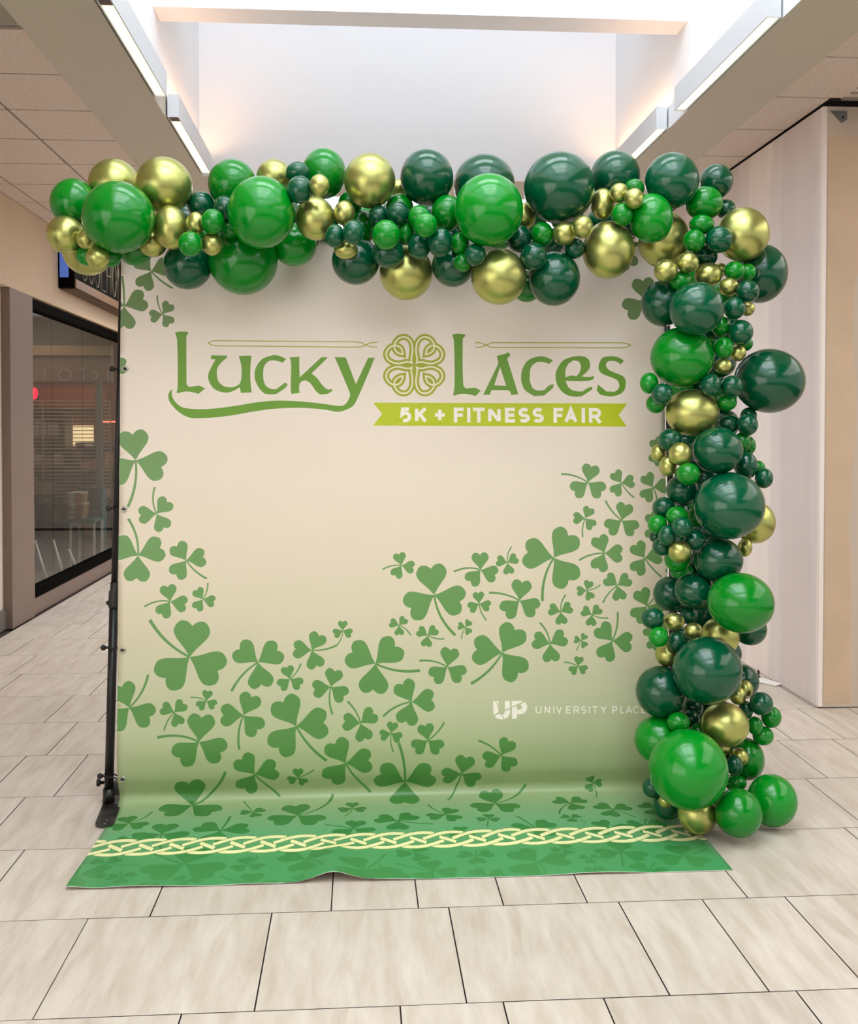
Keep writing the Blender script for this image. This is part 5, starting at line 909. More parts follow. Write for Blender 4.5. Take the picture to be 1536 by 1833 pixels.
o = box('brown_header', -4.15, -3.30, 13.77, 13.8, 1.93, 2.2, mat('rust_board', srgb(140, 74, 40), .7), None, .004); tag(o, 'rust brown header board high behind the grille', 'board')
bm = bmesh.new(); add_tube(bm, [(-3.34, 0, 0), (-3.08, 0, 0)], .009, 8)
o = finish('neon_tube', bm, mat('red_neon', srgb(255, 90, 70), .4, emit=(1, .16, .1, 1), emit_str=2.2)); o.location = (0, 13.79, 1.77); tag(o, 'thin red glowing tube along the top of a shop shelf by the banner pole', 'light')
t = thing('neon_digit', 'bright red glowing rounded sign piece at the left edge of the shop window', 'sign', (0, 12.98, 0))
bm = bmesh.new(); add_tube(bm, ring(-3.965, 0, 2.11, .028, .055, 0, 360, 24), .016, 10, cap=False)
add_tube(bm, [(-3.965, .004, 2.06), (-3.965, .004, 2.16)], .018, 8)
finish('tube', bm, mat('red_digit', srgb(255, 20, 40), .4, emit=(1, .0, .03, 1), emit_str=2.5), t)
bm = bmesh.new(); add_tube(bm, [(-3.99, .01, 2.15), (-3.99, .06, 2.262)], .002, 5); finish('cord', bm, M_BLACK, t)
o = box('grey_column', -3.235, -3.165, 13.0, 13.08, 0.003, 2.26, mat('slate_post', srgb(86, 88, 84), .5), None, .004); tag(o, 'slate grey square post inside the shop beside the banner pole', 'post')
# shoe box stack on the teal table
M_TEAL = mat('teal_paint', srgb(30, 92, 96), .5)
M_WHITE = mat('white_paint', srgb(205, 198, 186), .5)
t = thing('display_table', 'display table with a teal top on a thin white square frame in the shop', 'table', (-3.50, 12.38, .003))
bm = bmesh.new(); add_box(bm, 0, .40, 0, .45, .57, .60); finish('top', bm, M_TEAL, t, .004)
for x, y in ((.1, .02), (.37, .02), (.1, .40), (.37, .40)): box('leg', x, x + .025, y, y + .025, 0, .57, M_WHITE, t)
box('rail', .125, .37, .02, .045, .53, .57, M_WHITE, t)
M_KRAFT = mat('kraft_card', srgb(150, 112, 78), .7); M_RED = mat('red_label', srgb(190, 30, 30), .6)
for k in range(5):
    t = thing('shoe_box', ['lowest kraft box of the stack on the teal shop table', 'second box up in the stack on the teal table', 'middle box of the stack on the teal table', 'fourth box up in the stack on the teal table', 'topmost white lidded box of the stack on the teal table'][k], 'box', (-3.43 + random.uniform(-.012, .012), 12.45, .604 + k * .064), 'shoe boxes on the teal table')
    box('body', 0, .17, 0, .26, 0, .044, M_KRAFT, t); box('lid', -.003, .173, -.003, .263, .044, .062, [M_KRAFT, M_WHITE][k in (2, 4)], t)
    box('label_patch', .03, .075, -.005, 0, .008, .034, M_WHITE, t); box('red_patch', .10, .15, -.006, -.003, .046, .060, M_RED, t)
t = shelf_unit(-3.42, 12.86, .30, .95, 4, 'low teal shelf with dark goods behind the stack of boxes', M_TEAL, [G1[1], G1[3]]); t.scale = (1, .5, 1)
t = shelf_unit(-4.3, 12.6, .55, .85, 4, 'low black shelf in the shop behind the mirrored window lettering', M_BLACK, [G1[1]])
# white easel legs
LEGS = [((-3.395, 11.1, .50), (-3.26, 11.1, .006)), ((-3.325, 11.5, .47), (-3.21, 11.5, .03)), ((-3.27, 11.9, .32), (-3.168, 11.9, .055))]
for k, (p, q) in enumerate(LEGS):
    bm = bmesh.new(); add_tube(bm, [p, (Vector(p) + Vector(q)) / 2, q], .018, 8, r_list=[.010, .016, .019])
    o = finish('easel_leg', bm, M_WHITE); tag(o, ['leftmost of three slanting white easel legs low in the shop window', 'middle of three slanting white easel legs low in the shop window', 'rightmost and shortest slanting white easel leg low in the shop window'][k], 'easel', 'white easel legs in the shop window')
# mirrored lettering on an inner glass door
GL = None

# sign box on the header
def glyph(ch):
    arc = lambda cx, cy, rx, ry, a0, a1, n=8: [(cx + rx * math.cos(math.radians(a0 + (a1 - a0) * k / n)), cy + ry * math.sin(math.radians(a0 + (a1 - a0) * k / n))) for k in range(n + 1)]
    return {
        'F': [[(0, 1), (0, 0), (1, 0)], [(0, .5), (.85, .5)]], 'I': [[(.5, 0), (.5, 1)]], 'T': [[(0, 0), (1, 0)], [(.5, 0), (.5, 1)]],
        'N': [[(0, 0), (0, 1)], [(1, 0), (1, 1)], [(.03, .02), (.97, .98)]], 'E': [[(1, 0), (0, 0), (0, 1), (1, 1)], [(0, .5), (.9, .5)]],
        'K': [[(0, 0), (0, 1)], [(1, -.05), (.0, .66)], [(.36, .42), (1.02, 1.05)]], 'A': [[(0, 1.03), (.5, 0), (1, 1.03)], [(.2, .70), (.8, .70)]],
        'R': [[(0, 1), (0, 0)] + arc(.6, .29, .4, .29, -90, 90) + [(0, .58)], [(.5, .58), (1.0, 1.03)]],
        'P': [[(0, 1), (0, 0)] + arc(.6, .3, .4, .3, -90, 90) + [(0, .6)]], 'L': [[(0, 0), (0, 1), (1, 1)]], 'H': [[(0, 0), (0, 1)], [(1, 0), (1, 1)], [(0, .5), (1, .5)]],
        'U': [[(0, 0)] + arc(.5, .6, .5, .4, 180, 0, 10) + [(1, 0)]], 'V': [[(0, 0), (.5, 1.02), (1, 0)]], 'Y': [[(0, 0), (.5, .55), (1, 0)], [(.5, .5), (.5, 1)]],
        'C': [arc(.52, .5, .52, .5, -48, -312, 14)], 'O': [arc(.5, .5, .5, .5, 0, 360, 18)], 'G': [arc(.52, .5, .52, .5, -48, -340, 14) + [(.6, .55)]], 'M': [[(0, 1), (0, 0), (.5, .7), (1, 0), (1, 1)]],
        'S': [arc(.5, .26, .46, .26, -35, -270, 10) + arc(.5, .76, .48, .24, -90, 145, 10)[1:]],
        '5': [[(.92, 0), (.14, 0), (.06, .47)] + arc(.46, .67, .52, .33, -118, 122, 12)], '+': [[(0, .5), (1, .5)], [(.5, .05), (.5, .95)]],
    }[ch]
t = thing('shop_letters', 'small pale mirrored lettering on the glass low in the shop window', 'sign', (0, 12.34, 0))
x = -3.72
box('glass_screen', -3.98, -3.10, .006, .012, -12.5 * 0 + .003, 1.15, M_GLASS, t)
M_LETTER = mat('etched_letter', srgb(140, 140, 132), .6)
for ch in 'ORTS':
    bm = bmesh.new()
    for st in glyph(ch): add_tube(bm, [(x + .04 * (1 - p[0]), 0, .86 - .055 * p[1]) for p in st], .0035, 5)
    finish('letter', bm, M_LETTER, t); x += .056
x = -3.44
for ch in 'MR':
    bm = bmesh.new()
    for st in glyph(ch): add_tube(bm, [(x + .045 * (1 - p[0]), 0, .86 - .055 * p[1]) for p in st], .0035, 5)
    finish('letter', bm, M_LETTER, t); x += .062
bm = bmesh.new()
for st in glyph('A'): add_tube(bm, [(-3.21 + .045 * (1 - p[0]), 0, .86 - .055 * p[1]) for p in st], .0035, 5)
finish('letter', bm, M_LETTER, t)
# shop sign above the window
t = thing('shop_sign', 'black box sign with tall thin metallic letters above the shop window', 'sign', (LX, 10.19, 3.03))
M_SIGNB = mat('sign_black', srgb(8, 7, 7), .8, spec=.05); M_SIGNW = mat('sign_brown_band', srgb(110, 80, 52), .5)
box('case', 0.002, .155, 0, 3.1, .0, .50, M_SIGNB, t)
box('lower_band', .155, .168, 0.0, 3.1, 0.0, .085, M_SIGNW, t, .002)
box('under_panel', .01, .15, .03, 3.08, -.012, 0, mat('sign_under', srgb(88, 62, 40), .6), t)
box('blue_panel', .018, .10, -.012, 0, .10, .46, mat('blue_lit_acrylic', srgb(70, 100, 190), .2, emit=(.10, .2, .62, 1), emit_str=.35), t)
y = .2
for ch in 'SOULHON':
    bm = bmesh.new()
    for st in glyph(ch):
        pts = [(0.176, y + .17 * p[0], .49 - .38 * p[1]) for p in st]
        add_tube(bm, pts, .0055, 6)
    finish('letter', bm, mat('dull_chrome', srgb(104, 98, 76), .5), t); y += .25
# unseen dim warm lights added to brighten the shop interior
area_light('shop_fill', (-4.2, 12.0, 3.0), (0, 0, 0), 1.6, 1.6, 16, (1, .78, .6))
area_light('shop_back_fill', (-3.7, 13.4, 3.0), (0, 0, 0), 1.2, .3, 9, (1, .6, .42))

# ================================================================== BANNER
S_LEN = [0.0]
for a, b in zip(PROFILE, PROFILE[1:]): S_LEN.append(S_LEN[-1] + math.hypot(a[0] - b[0], a[1] - b[1]))
S_END = S_LEN[-1]
U0, U1 = -1.056, 1.405
def prof_at(s):
    i = 0
    while i < len(S_LEN) - 2 and S_LEN[i + 1] < s: i += 1
    k = (s - S_LEN[i]) / (S_LEN[i + 1] - S_LEN[i])
    a, b = PROFILE[i], PROFILE[i + 1]
    dy, dz = b[0] - a[0], b[1] - a[1]; l = math.hypot(dy, dz)
    return a[0] + dy * k, a[1] + dz * k, dz / l, -dy / l     # position and front/up normal
def smooth01(x): x = max(0, min(1, x)); return x * x * (3 - 2 * x)
def sheet_point(u, s):
    y, z, ny, nz = prof_at(s)
    if ny > 0: ny, nz = ny, nz
    d = 0.0
    flat = 1 - smooth01((s - 2.0) / .25)
    if s < 2.3:
        d += flat * (.0035 * math.sin(s * 5.1 + .8 * math.sin(u * 2.2)) + .004 * noise.noise(Vector((u * 1.5, s * 3.0, 0))) + .0016 * noise.noise(Vector((u * 5, s * 2.2, 4))))
        d += flat * (-.0010 * math.exp(-((u - .205) / .006) ** 2))
    # cove bulge varies along the width
    y += .006 * math.sin(u * 1.7 + .5) * smooth01((s - 2.1) / .2) * (1 - smooth01((s - 2.55) / .2))
    e = smooth01((s - (S_END - .46)) / .46)
    bump_z = .036 * math.exp(-((u + .10) / (.055 + .03 * e)) ** 2) * e
    bump_z += .012 * smooth01((-.93 - u) / .12) * e + .006 * e * max(0, math.sin(u * 7.5 + 1.2)) + .004 * e * max(0, noise.noise(Vector((u * 4, s * 3, 9))))
    bump_z += .004 * smooth01((s - 2.75) / .1) * math.exp(-((u - .62) / .09) ** 2) * (1 - e)
    return (u, y + ny * d, z + nz * d + bump_z)
def hull(P):
    P = sorted((p[0], p[1]) for p in P)
    cross = lambda o, a, b: (a[0] - o[0]) * (b[1] - o[1]) - (a[1] - o[1]) * (b[0] - o[0])
    lo, up = [], []
    for p in P:
        while len(lo) >= 2 and cross(lo[-2], lo[-1], p) <= 1e-9: lo.pop()
        lo.append(p)
    for p in reversed(P):
        while len(up) >= 2 and cross(up[-2], up[-1], p) <= 1e-9: up.pop()
        up.append(p)
    return lo[:-1] + up[:-1]
def stroke(pts, w, closed=False, ext=0.0):
    """quads along a polyline with mitred joints"""
    P = [Vector(p) for p in pts]
    P = [p for i, p in enumerate(P) if i == 0 or (p - P[i - 1]).length > 1e-5]
    n = len(P)
    if ext and n > 1:
        P[0] = P[0] + (P[0] - P[1]).normalized() * ext; P[-1] = P[-1] + (P[-1] - P[-2]).normalized() * ext
    L, R = [], []
    for i in range(n):
        d0 = (P[i] - P[i - 1]).normalized() if i > 0 else None
        d1 = (P[i + 1] - P[i]).normalized() if i < n - 1 else None
        if closed and i in (0, n - 1): d0 = (P[n - 1] - P[n - 2]).normalized(); d1 = (P[1] - P[0]).normalized()
        if d0 is None: d0 = d1
        if d1 is None: d1 = d0
        n0, n1 = Vector((-d0.y, d0.x)), Vector((-d1.y, d1.x))
        m = n0 + n1
        if m.length < .2: m = n0
        m.normalize(); k = w / 2 / max(.4, m.dot(n0))
        L.append(P[i] + m * k); R.append(P[i] - m * k)
    return [hull([L[i], L[i + 1], R[i + 1], R[i]]) for i in range(n - 1)]
def clip_poly(poly):
    for ax, lim, sg in ((0, U0 + 1e-4, 1), (0, U1 - 1e-4, -1), (1, 1e-4, 1), (1, S_END - 1e-4, -1)):
        out = []
        for i in range(len(poly)):
            a, b = poly[i - 1], poly[i]
            ia, ib = (a[ax] - lim) * sg >= 0, (b[ax] - lim) * sg >= 0
            if ia != ib:
                t = (lim - a[ax]) / (b[ax] - a[ax]); out.append((a[0] + (b[0] - a[0]) * t, a[1] + (b[1] - a[1]) * t))
            if ib: out.append((b[0], b[1]))
        poly = out
        if len(poly) < 3: return None
    return poly
prints = []      # (polygon, material slot); later ones lie on top
def put(poly, slot):
    p = clip_poly([(q[0], q[1]) for q in poly])
    if not p: return
    a = sum(p[i - 1][0] * p[i][1] - p[i][0] * p[i - 1][1] for i in range(len(p)))
    if abs(a) < 2e-7: return
    if a < 0: p.reverse()
    prints.append((p, slot))
BG, CLOVER, GREEN, RIBBON, WHITE, OLIVE, CREAM, KNOTLINE, LETTER_GAP, EDGE = range(10)
HALF = [(.07, .05), (.2, .14), (.35, .275), (.5, .41), (.62, .48), (.72, .505), (.83, .475), (.93, .41), (.985, .34), (1.0, .25), (.98, .15), (.93, .07)]
for u, s, R, ph, eu, es in CLOVERS:
    for k, off in enumerate((PI, math.radians(68), -math.radians(68))):
        a = ph + off
        ca, sa = math.cos(a), -math.sin(a)      # sheet s runs downward
        pts = [(0, 0)] + HALF + [(.86, 0)] + [(x, -y) for x, y in reversed(HALF)]
        sq = 1.0 if k == 0 else 1.0
        put([(u + R * (x * ca - y * sa), s + R * (x * sa + y * ca)) for x, y in pts], CLOVER)
    d = math.hypot(eu - u, es - s)
    c = (u + math.cos(ph) * d * .52, s - math.sin(ph) * d * .52)
    w = R * .034 + .0012
    ctr = []
    for k in range(13):
        t_ = k / 12
        ctr.append(((1 - t_) ** 2 * u + 2 * t_ * (1 - t_) * c[0] + t_ ** 2 * eu, (1 - t_) ** 2 * s + 2 * t_ * (1 - t_) * c[1] + t_ ** 2 * es))
    lf, rt = [], []
    for k in range(13):
        a_, b_ = ctr[max(k - 1, 0)], ctr[min(k + 1, 12)]
        dx, dy = b_[0] - a_[0], b_[1] - a_[1]; l = math.hypot(dx, dy) or 1
        ww = w * (.75 + .4 * k / 12)
        lf.append((ctr[k][0] - dy / l * ww, ctr[k][1] + dx / l * ww)); rt.append((ctr[k][0] + dy / l * ww, ctr[k][1] - dx / l * ww))
    if d > R * .35:
        put(lf + rt[::-1], CLOVER)
# knot band
b0, b1 = BAND[0] + .003, (BAND[1] + BAND[3]) / 2 + .006
PER = .1203
def bandmap(p): return (-1.0685 + PER * (p[0] - 225) / 272, b0 + (b1 - b0) * (p[1] - 160) / 177)
def band_stroke(pts, w, slot):
    P = pts
    lf, rt = [], []
    for i in range(len(P)):
        a_, b_ = P[max(i - 1, 0)], P[min(i + 1, len(P) - 1)]
        dx, dy = b_[0] - a_[0], b_[1] - a_[1]; l = math.hypot(dx, dy)
        lf.append(bandmap((P[i][0] - dy / l * w / 2, P[i][1] + dx / l * w / 2))); rt.append(bandmap((P[i][0] + dy / l * w / 2, P[i][1] - dx / l * w / 2)))
    put(lf + rt[::-1], slot)
low = [(292, 306), (330, 317), (385, 323), (450, 323), (520, 315), (590, 298), (640, 282), (692, 264)]
dia = [(386, 227), (430, 243), (490, 266), (530, 281)]
upp = [(232, 245), (280, 229), (340, 208), (400, 192), (460, 183), (520, 181), (570, 184), (612, 190)]
def both(path, wv, k):
    q = [(x + 272 * k, y) for x, y in path]
    band_stroke(q, wv + 9, KNOTLINE); band_stroke(q, wv, CREAM)
for k in range(-2, 21): both(low[:4], 29, k)
for k in range(-2, 21):
    both(dia, 31, k)
    both(low[3:], 29, k)
for k in range(-2, 21): both(upp, 29, k)
# title lettering, flourishes, emblem, ribbon and logo
for p in GREEN_SHAPES: put(p, GREEN)
for p in HOLE_SHAPES: put(p, BG)
for p in RIBBON_SHAPES: put(p, RIBBON)
for p in LOGO_SHAPES: put(p, WHITE)
for p in FLOURISH:
    for q in stroke(p, .0042): put(q, OLIVE)
for p in EMBLEM:
    for q in stroke(p, .0282, True): put(q, OLIVE)
for p in EMBLEM:
    for q in stroke(p, .0070, True): put(q, LETTER_GAP)
for p in EMBLEM_CORE: put(p, OLIVE)
def text(items, th, slot):
    for ch, u0, s0, u1, s1 in items:
        for st in glyph(ch):
            curve = len(st) > 5 and ch in 'SC5'
            x0, x1 = u0 + th / 2, u1 - th / 2
            if x1 <= x0: x0 = x1 = (u0 + u1) / 2
            if ch == '+': x0, x1 = u0, u1
            pts = [(x0 + (x1 - x0) * p[0], s0 + th / 2 + (s1 - s0 - th) * p[1]) for p in st]
            for q in stroke(pts, th, False, 0 if curve or ch in '+' else th / 2 * (.98 if ch not in 'AVYKN' else .2)): put(q, slot)
text(RIBBON_TEXT, .0158, WHITE)
text(PLACE_TEXT, .0046, WHITE)
# constrained triangulation of the whole sheet in its own plane
verts, faces, slots = [], [], []
index = {}
def vid(p):
    k = (round(p[0], 5), round(p[1], 5))
    if k not in index: index[k] = len(verts); verts.append(Vector(k))
    return index[k]
for p, sl in prints:
    ids = []
    for q in p:
        v = vid(q)
        if not ids or (ids[-1] != v): ids.append(v)
    if ids and ids[0] == ids[-1]: ids.pop()
    if len(set(ids)) >= 3 and len(set(ids)) == len(ids): faces.append(ids); slots.append(sl)
ss, s = [], 0.0
while s < S_END - 1e-6:
    ss.append(s); s += .035 if s < 2.0 else (.008 if s < 2.75 else .02)
ss.append(S_END)
nu = 84
for s in ss:
    for i in range(nu + 1): vid((U0 + (U1 - U0) * i / nu, s))
cdt = delaunay_2d_cdt(verts, [], faces, 0, 1e-6, True)
cv, cf, of = cdt[0], cdt[2], cdt[5]
# drop any outline that leaked past its own area
def area2(P): return sum(P[i - 1][0] * P[i][1] - P[i][0] * P[i - 1][1] for i in range(len(P))) / 2
acc = [0.0] * len(faces)
for f_, ids in zip(cf, of):
    if ids:
        a = area2([cv[i] for i in f_])
        for i in ids: acc[i] += a
leak = {i for i, f_ in enumerate(faces) if acc[i] > 1.0}
of = [[i for i in ids if i not in leak] for ids in of]
def banner_materials():
    out = []
    def grad(name, stops, rough, wave=True):
        m = bpy.data.materials.new(name); m.use_nodes = True
        nt = m.node_tree; b = nt.nodes['Principled BSDF']; N = nt.nodes.new; Lk = nt.links.new
        uv = N('ShaderNodeUVMap'); uv.uv_map = 'print'
        sp = N('ShaderNodeSeparateXYZ'); Lk(uv.outputs[0], sp.inputs[0])
        cr = N('ShaderNodeValToRGB'); E = cr.color_ramp.elements
        E[0].position, E[0].color = stops[0][0], srgb(*stops[0][1]); E[1].position, E[1].color = stops[-1][0], srgb(*stops[-1][1])
        for p, c in stops[1:-1]: e = E.new(p); e.color = srgb(*c)
        Lk(sp.outputs[1], cr.inputs[0]); Lk(cr.outputs[0], b.inputs['Base Color'])
        b.inputs['Roughness'].default_value = rough; b.inputs['Specular IOR Level'].default_value = .45
        n = N('ShaderNodeTexNoise'); n.inputs['Scale'].default_value = 420; Lk(uv.outputs[0], n.inputs['Vector'])
        bp = N('ShaderNodeBump'); bp.inputs['Strength'].default_value = .05; bp.inputs['Distance'].default_value = .001
        Lk(n.outputs['Fac'], bp.inputs['Height']); Lk(bp.outputs[0], b.inputs['Normal'])
        return m
    # position along the sheet: 0 = top hem, 1 = front edge on the floor; top cream kept lighter against the garland's shade
    out.append(grad('banner_ground', [(0, (238, 224, 210)), (.2, (236, 221, 205)), (.34, (226, 211, 190)), (.42, (222, 207, 182)), (.52, (210, 199, 170)), (.60, (194, 193, 158)), (.68, (172, 180, 137)), (.75, (154, 172, 123)), (.80, (130, 170, 120)), (.86, (98, 166, 112)), (.93, (70, 150, 88)), (1, (64, 144, 84))], .38))
    out.append(grad('banner_clover', [(0, (112, 134, 84)), (.35, (112, 150, 88)), (.55, (96, 144, 76)), (.68, (82, 134, 64)), (.78, (62, 124, 54)), (.86, (48, 130, 62)), (1, (54, 132, 66))], .38))
    flat = lambda n, c: mat(n, srgb(*c), .38)
    out += [flat('print_green', (104, 150, 38)), flat('print_ribbon', (184, 194, 18)), flat('print_white', (242, 234, 220)), flat('print_olive', (164, 166, 40)),
            flat('print_knot_cream', (242, 238, 178)), flat('print_knot_line', (96, 136, 40)), flat('print_pale_gap', (238, 230, 196)), flat('banner_back_white', (226, 224, 218))]
    return out
me = bpy.data.meshes.new('vinyl_banner')
me.from_pydata([sheet_point(v[0], v[1]) for v in cv], [], cf)
for m in banner_materials(): me.materials.append(m)
uvl = me.uv_layers.new(name='print')
for poly, ids in zip(me.polygons, of):
    poly.material_index = slots[max(ids)] if ids else BG
    poly.use_smooth = True
    for li in poly.loop_indices:
        v = cv[me.loops[li].vertex_index]; uvl.data[li].uv = ((v[0] - U0) / (S_END), v[1] / S_END)
me.update()
# face the front side towards the viewer
nsum = sum(p.normal.y * p.area for p in me.polygons)
if nsum > 0: me.flip_normals()
banner_root = thing('backdrop_banner', 'large cream and green shamrock backdrop banner with race title, curving onto the floor', 'banner', (0, 0, 0))
ban = link('printed_sheet', me, banner_root)
sol = ban.modifiers.new('thickness', 'SOLIDIFY'); sol.thickness = .0016; sol.offset = -1; sol.material_offset = 50; sol.material_offset_rim = 50; sol.use_quality_normals = False
M_CHROME = mat('grommet_metal', srgb(200, 198, 190), .2, metal=1)
GROM = [1.932, 1.311, .695, .13]
def grommet(u, z):
    s = (2.53 - z) * 1.0023
    x, y, z2 = sheet_point(u, s)
    bm = bmesh.new()
    pts = [(x + .011 * math.cos(a), y - .003, z2 + .011 * math.sin(a)) for a in [2 * PI * k / 16 for k in range(17)]]
    add_tube(bm, pts, .0032, 6, cap=False)
    finish('grommet', bm, M_CHROME, banner_root)
    return x, y, z2
gp = [grommet(U0 + .022, z) for z in GROM]
for z in GROM: grommet(U1 - .022, z)

# ================================================================== BANNER STAND
M_POLE = mat('black_powder_coat', srgb(12, 11, 9), .38, noise_amt=.1, noise_scale=30)
M_PLATE = mat('scuffed_black_steel', srgb(38, 36, 34), .42, noise_amt=.5, noise_scale=22, bump=.3, bump_scale=30)
st = thing('banner_stand', 'black telescopic pole stand holding the backdrop banner', 'stand', (0, 0, 0))
def pole_side(sx, bot, top):
    bot, top = Vector(bot), Vector(top)
    mid = bot.lerp(top, .355); mid2 = bot.lerp(top, .375)
    bm = bmesh.new(); add_tube(bm, [bot, mid], .0198, 20); finish('lower_pole', bm, M_POLE, st)
    bm = bmesh.new(); add_tube(bm, [mid, top], .0145, 20); finish('upper_pole', bm, M_POLE, st)
    bm = bmesh.new(); add_tube(bm, [bot.lerp(top, .345), bot.lerp(top, .348), bot.lerp(top, .374), bot.lerp(top, .378), bot.lerp(top, .392)], .022, 20, r_list=[.0225, .0245, .0235, .018, .0175])
    c = finish('collar', bm, mat('collar_plastic', srgb(34, 30, 27), .5), st)
    m = bot.lerp(top, .358)
    bm = bmesh.new(); add_tube(bm, [m, m + Vector((-.032 * sx, 0, -.012))], .009, 10); finish('collar_knob', bm, M_POLE, c)
    # foot plate with rounded, slightly upturned toe
    bm = bmesh.new(); prof = []
    n = 40
    cx, w = bot.x + .006 * sx, .040
    top_v, bot_v = [], []
    outl = []
    y1, y0 = 4.715, 4.352
    for i in range(n + 1):
        t_ = i / n; y = y1 + (y0 - y1) * t_
        ww = w if t_ < .86 else w * math.sqrt(max(0.05, 1 - ((t_ - .86) / .15) ** 2))
        xs = cx - sx * 0 + (.038 if sx > 0 else -.038) * t_ * 1.0
        zz = .004 + .010 * smooth01((.25 - t_) / .25)
        outl.append((xs - ww, xs + ww, y, zz))
    rows = [[bm.verts.new((a, y, z)), bm.verts.new((b, y, z)), bm.verts.new((b, y, z + .006)), bm.verts.new((a, y, z + .006))] for a, b, y, z in outl]
    for A, B in zip(rows, rows[1:]):
        for k in range(4): bm.faces.new([A[k], A[(k + 1) % 4], B[(k + 1) % 4], B[k]])
    bm.faces.new(rows[0]); bm.faces.new(rows[-1])
    foot = finish('foot_plate', bm, M_PLATE, st, .0015)
    bm = bmesh.new(); add_tube(bm, [bot + Vector((0, 0, -.03)), bot + Vector((0, 0, .03))], .026, 18, r_list=[.027, .024]); finish('socket', bm, M_POLE, foot)
    bm = bmesh.new(); add_tube(bm, [bot + Vector((-.02 * sx, 0, .055)), bot + Vector((-.037 * sx, 0, .055)), bot + Vector((-.038 * sx, 0, .055)), bot + Vector((-.050 * sx, 0, .055))], .01, 14, r_list=[.007, .008, .016, .017]); finish('clamp_knob', bm, M_POLE, foot)
    add = bmesh.new(); add_box(add, bot.x + (.018 if sx > 0 else -.055), bot.x + (.055 if sx > 0 else -.018), bot.y, bot.y + .04, .04, .10); finish('bracket', add, M_PLATE, foot, .003)
    for yy in (4.38, 4.42):
        bm = bmesh.new(); xx = cx + (.035 if sx > 0 else -.035); add_tube(bm, [(xx, yy, .009), (xx, yy, .0125)], .004, 8); finish('bolt', bm, M_CHROME, foot)
pole_side(1, (-1.107, 4.63, .045), (-1.052, 4.735, 2.44))
pole_side(-1, (1.455, 4.63, .045), (1.425, 4.735, 2.44))
bm = bmesh.new(); add_tube(bm, [(-1.07, 4.74, 2.43), (1.44, 4.74, 2.43)], .0145, 16); finish('crossbar', bm, M_POLE, st)
for x in (-1.052, 1.425):
    bm = bmesh.new(); add_tube(bm, [(x, 4.735, 2.39), (x, 4.735, 2.455)], .02, 14); finish('corner_joint', bm, M_POLE, st)
# ball bungees through the grommets
wh = ['topmost', 'second', 'third', 'lowest']
for k, ((gx, gy, gz), bz) in enumerate(zip(gp, GROM)):
    tt = (gz - .045) / 2.395
    px, py = -1.107 + .055 * tt, 4.63 + .105 * tt
    t = thing('ball_bungee', wh[k] + ' black ball bungee tying the banner to the left pole' + (' from the top' if 0 < k < 3 else ''), 'bungee', (px, py, gz), 'ball bungees on the left pole')
    rp = .0235 if tt < .36 else .018
    bm = bmesh.new()
    loop = [(gx - px + .004, gy - py - .008, 0), (rp * .6, -rp * 1.25, .001), (-rp * .3, -rp * 1.3, .001), (-rp * 1.15, -rp * .5, 0), (-rp * 1.15, rp * .5, 0), (0, rp * 1.35, 0), (gx - px + .004, gy - py + .008, 0)]
    add_tube(bm, loop, .0036, 8); finish('cord', bm, M_BLACK, t)
    bm = bmesh.new(); bmesh.ops.create_uvsphere(bm, u_segments=16, v_segments=12, radius=.0125)
    o = finish('ball', bm, M_BLACK, t, smooth=True); o.location = (-rp - .014, -.012, .001)

# ================================================================== BALLOONS
def latex(name, col, sheen):
    m = bpy.data.materials.new(name); m.use_nodes = True
    nt = m.node_tree; b = nt.nodes['Principled BSDF']
    b.inputs['Base Color'].default_value = col
    b.inputs['Roughness'].default_value = .17
    b.inputs['Specular IOR Level'].default_value = .5
    b.inputs['Coat Weight'].default_value = sheen
    b.inputs['Coat Roughness'].default_value = .06
    oi = nt.nodes.new('ShaderNodeObjectInfo'); hsv = nt.nodes.new('ShaderNodeHueSaturation'); hsv.inputs['Color'].default_value = col
    mr = nt.nodes.new('ShaderNodeMapRange'); mr.inputs['To Min'].default_value = .86; mr.inputs['To Max'].default_value = 1.16
    nt.links.new(oi.outputs['Random'], mr.inputs['Value']); nt.links.new(mr.outputs[0], hsv.inputs['Value']); nt.links.new(hsv.outputs[0], b.inputs['Base Color'])
    return m
def chrome_gold():
    m = bpy.data.materials.new('chrome_gold_latex'); m.use_nodes = True
    b = m.node_tree.nodes['Principled BSDF']
    b.inputs['Base Color'].default_value = srgb(182, 183, 106); b.inputs['Metallic'].default_value = .9; b.inputs['Roughness'].default_value = .33
    b.inputs['Coat Weight'].default_value = .15; b.inputs['Coat Roughness'].default_value = .15
    return m
BM = {'B': latex('bright_green_latex', srgb(0, 126, 26), .0), 'D': latex('dark_green_latex', srgb(0, 76, 46), .1), 'G': chrome_gold()}
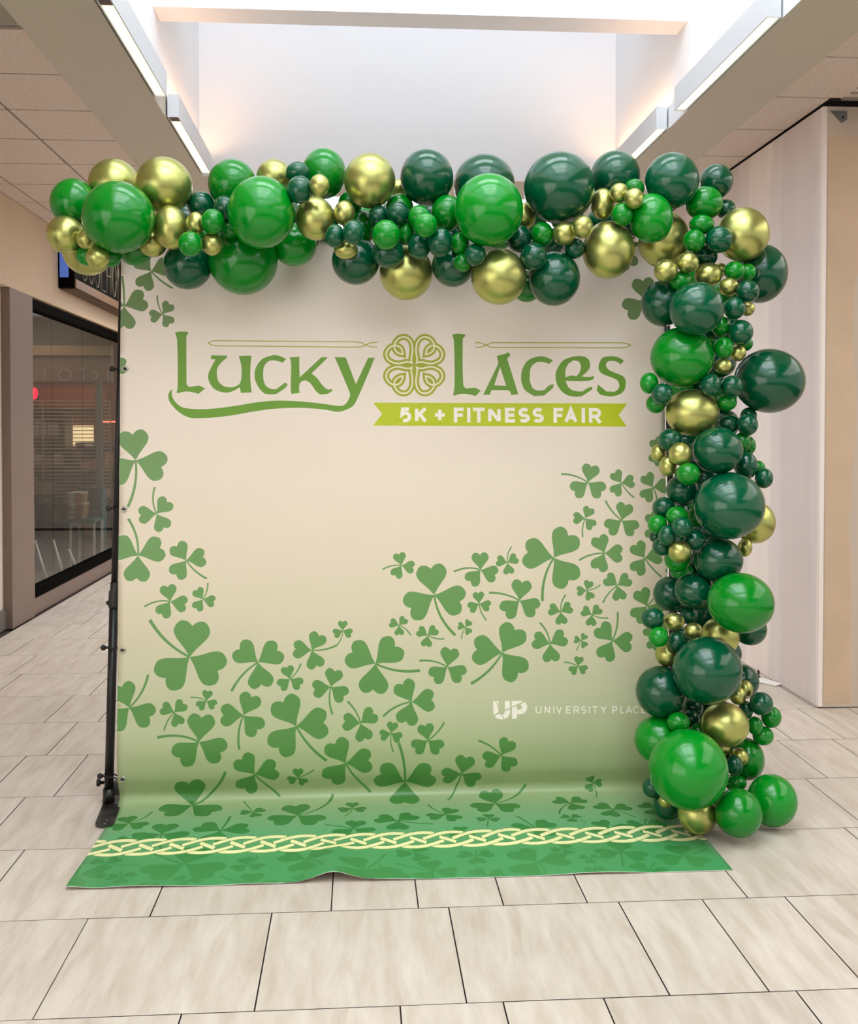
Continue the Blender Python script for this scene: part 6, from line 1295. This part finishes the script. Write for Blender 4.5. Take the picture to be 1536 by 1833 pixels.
balloon_mesh, knot_mesh = {}, {}
for c, m in BM.items():
    # the skin: a sphere drawn out towards the knot at +Y
    bm = bmesh.new(); bmesh.ops.create_uvsphere(bm, u_segments=36, v_segments=24, radius=1)
    bmesh.ops.rotate(bm, verts=bm.verts, cent=(0, 0, 0), matrix=Matrix.Rotation(-PI / 2, 3, 'X'))
    for v in bm.verts:
        y = v.co.y
        if y > 0:
            k = 1 - .10 * y * y - .02 * y
            v.co.x *= k; v.co.z *= k; v.co.y = y + .14 * y ** 5
    bmesh.ops.recalc_face_normals(bm, faces=bm.faces)
    me = bpy.data.meshes.new('balloon_skin'); bm.to_mesh(me); bm.free(); me.materials.append(m)
    for p in me.polygons: p.use_smooth = True
    balloon_mesh[c] = me
    bm = bmesh.new(); add_tube(bm, [(0, 1.10, 0), (0, 1.16, 0), (0, 1.20, 0), (0, 1.26, 0), (0, 1.32, 0)], .1, 10, r_list=[.12, .045, .075, .04, .11])
    me = bpy.data.meshes.new('balloon_knot'); bm.to_mesh(me); bm.free(); me.materials.append(m); knot_mesh[c] = me
# spine the knots are tied to: along the crossbar, then down the right pole
def spine(p):
    if p.x < 1.33 and p.z > 2.2: return Vector((p.x, 4.72, 2.43))
    if p.z > 2.35: return Vector((1.43, 4.72, 2.40))
    return Vector((1.43, 4.68, max(.1, p.z)))
for x, y, z, rx, rz, c, label in BALLOONS:
    o = link('balloon', balloon_mesh[c])
    o.location = (x, y, z)
    d = Vector((x, y, z)) - Vector((0, 0, 1.66)); az = math.atan2(-d.x, d.y)
    sp = spine(Vector((x, y, z))); q = (sp - Vector((x, y, z)))
    tilt = max(-.35, min(.35, math.atan2(-q.x, max(.15, q.y)) * .3))
    o.rotation_euler = (max(-.3, min(.3, math.atan2(q.z, max(.2, q.y)) * .3)), random.uniform(-.1, .1), az * .5 + tilt)
    o.scale = (rx, (rx + rz) / 2, rz)
    tag(o, label, 'balloon', 'latex balloons of the garland')
    if max(rx, rz) > .052:
        link('knot', knot_mesh[c], o)
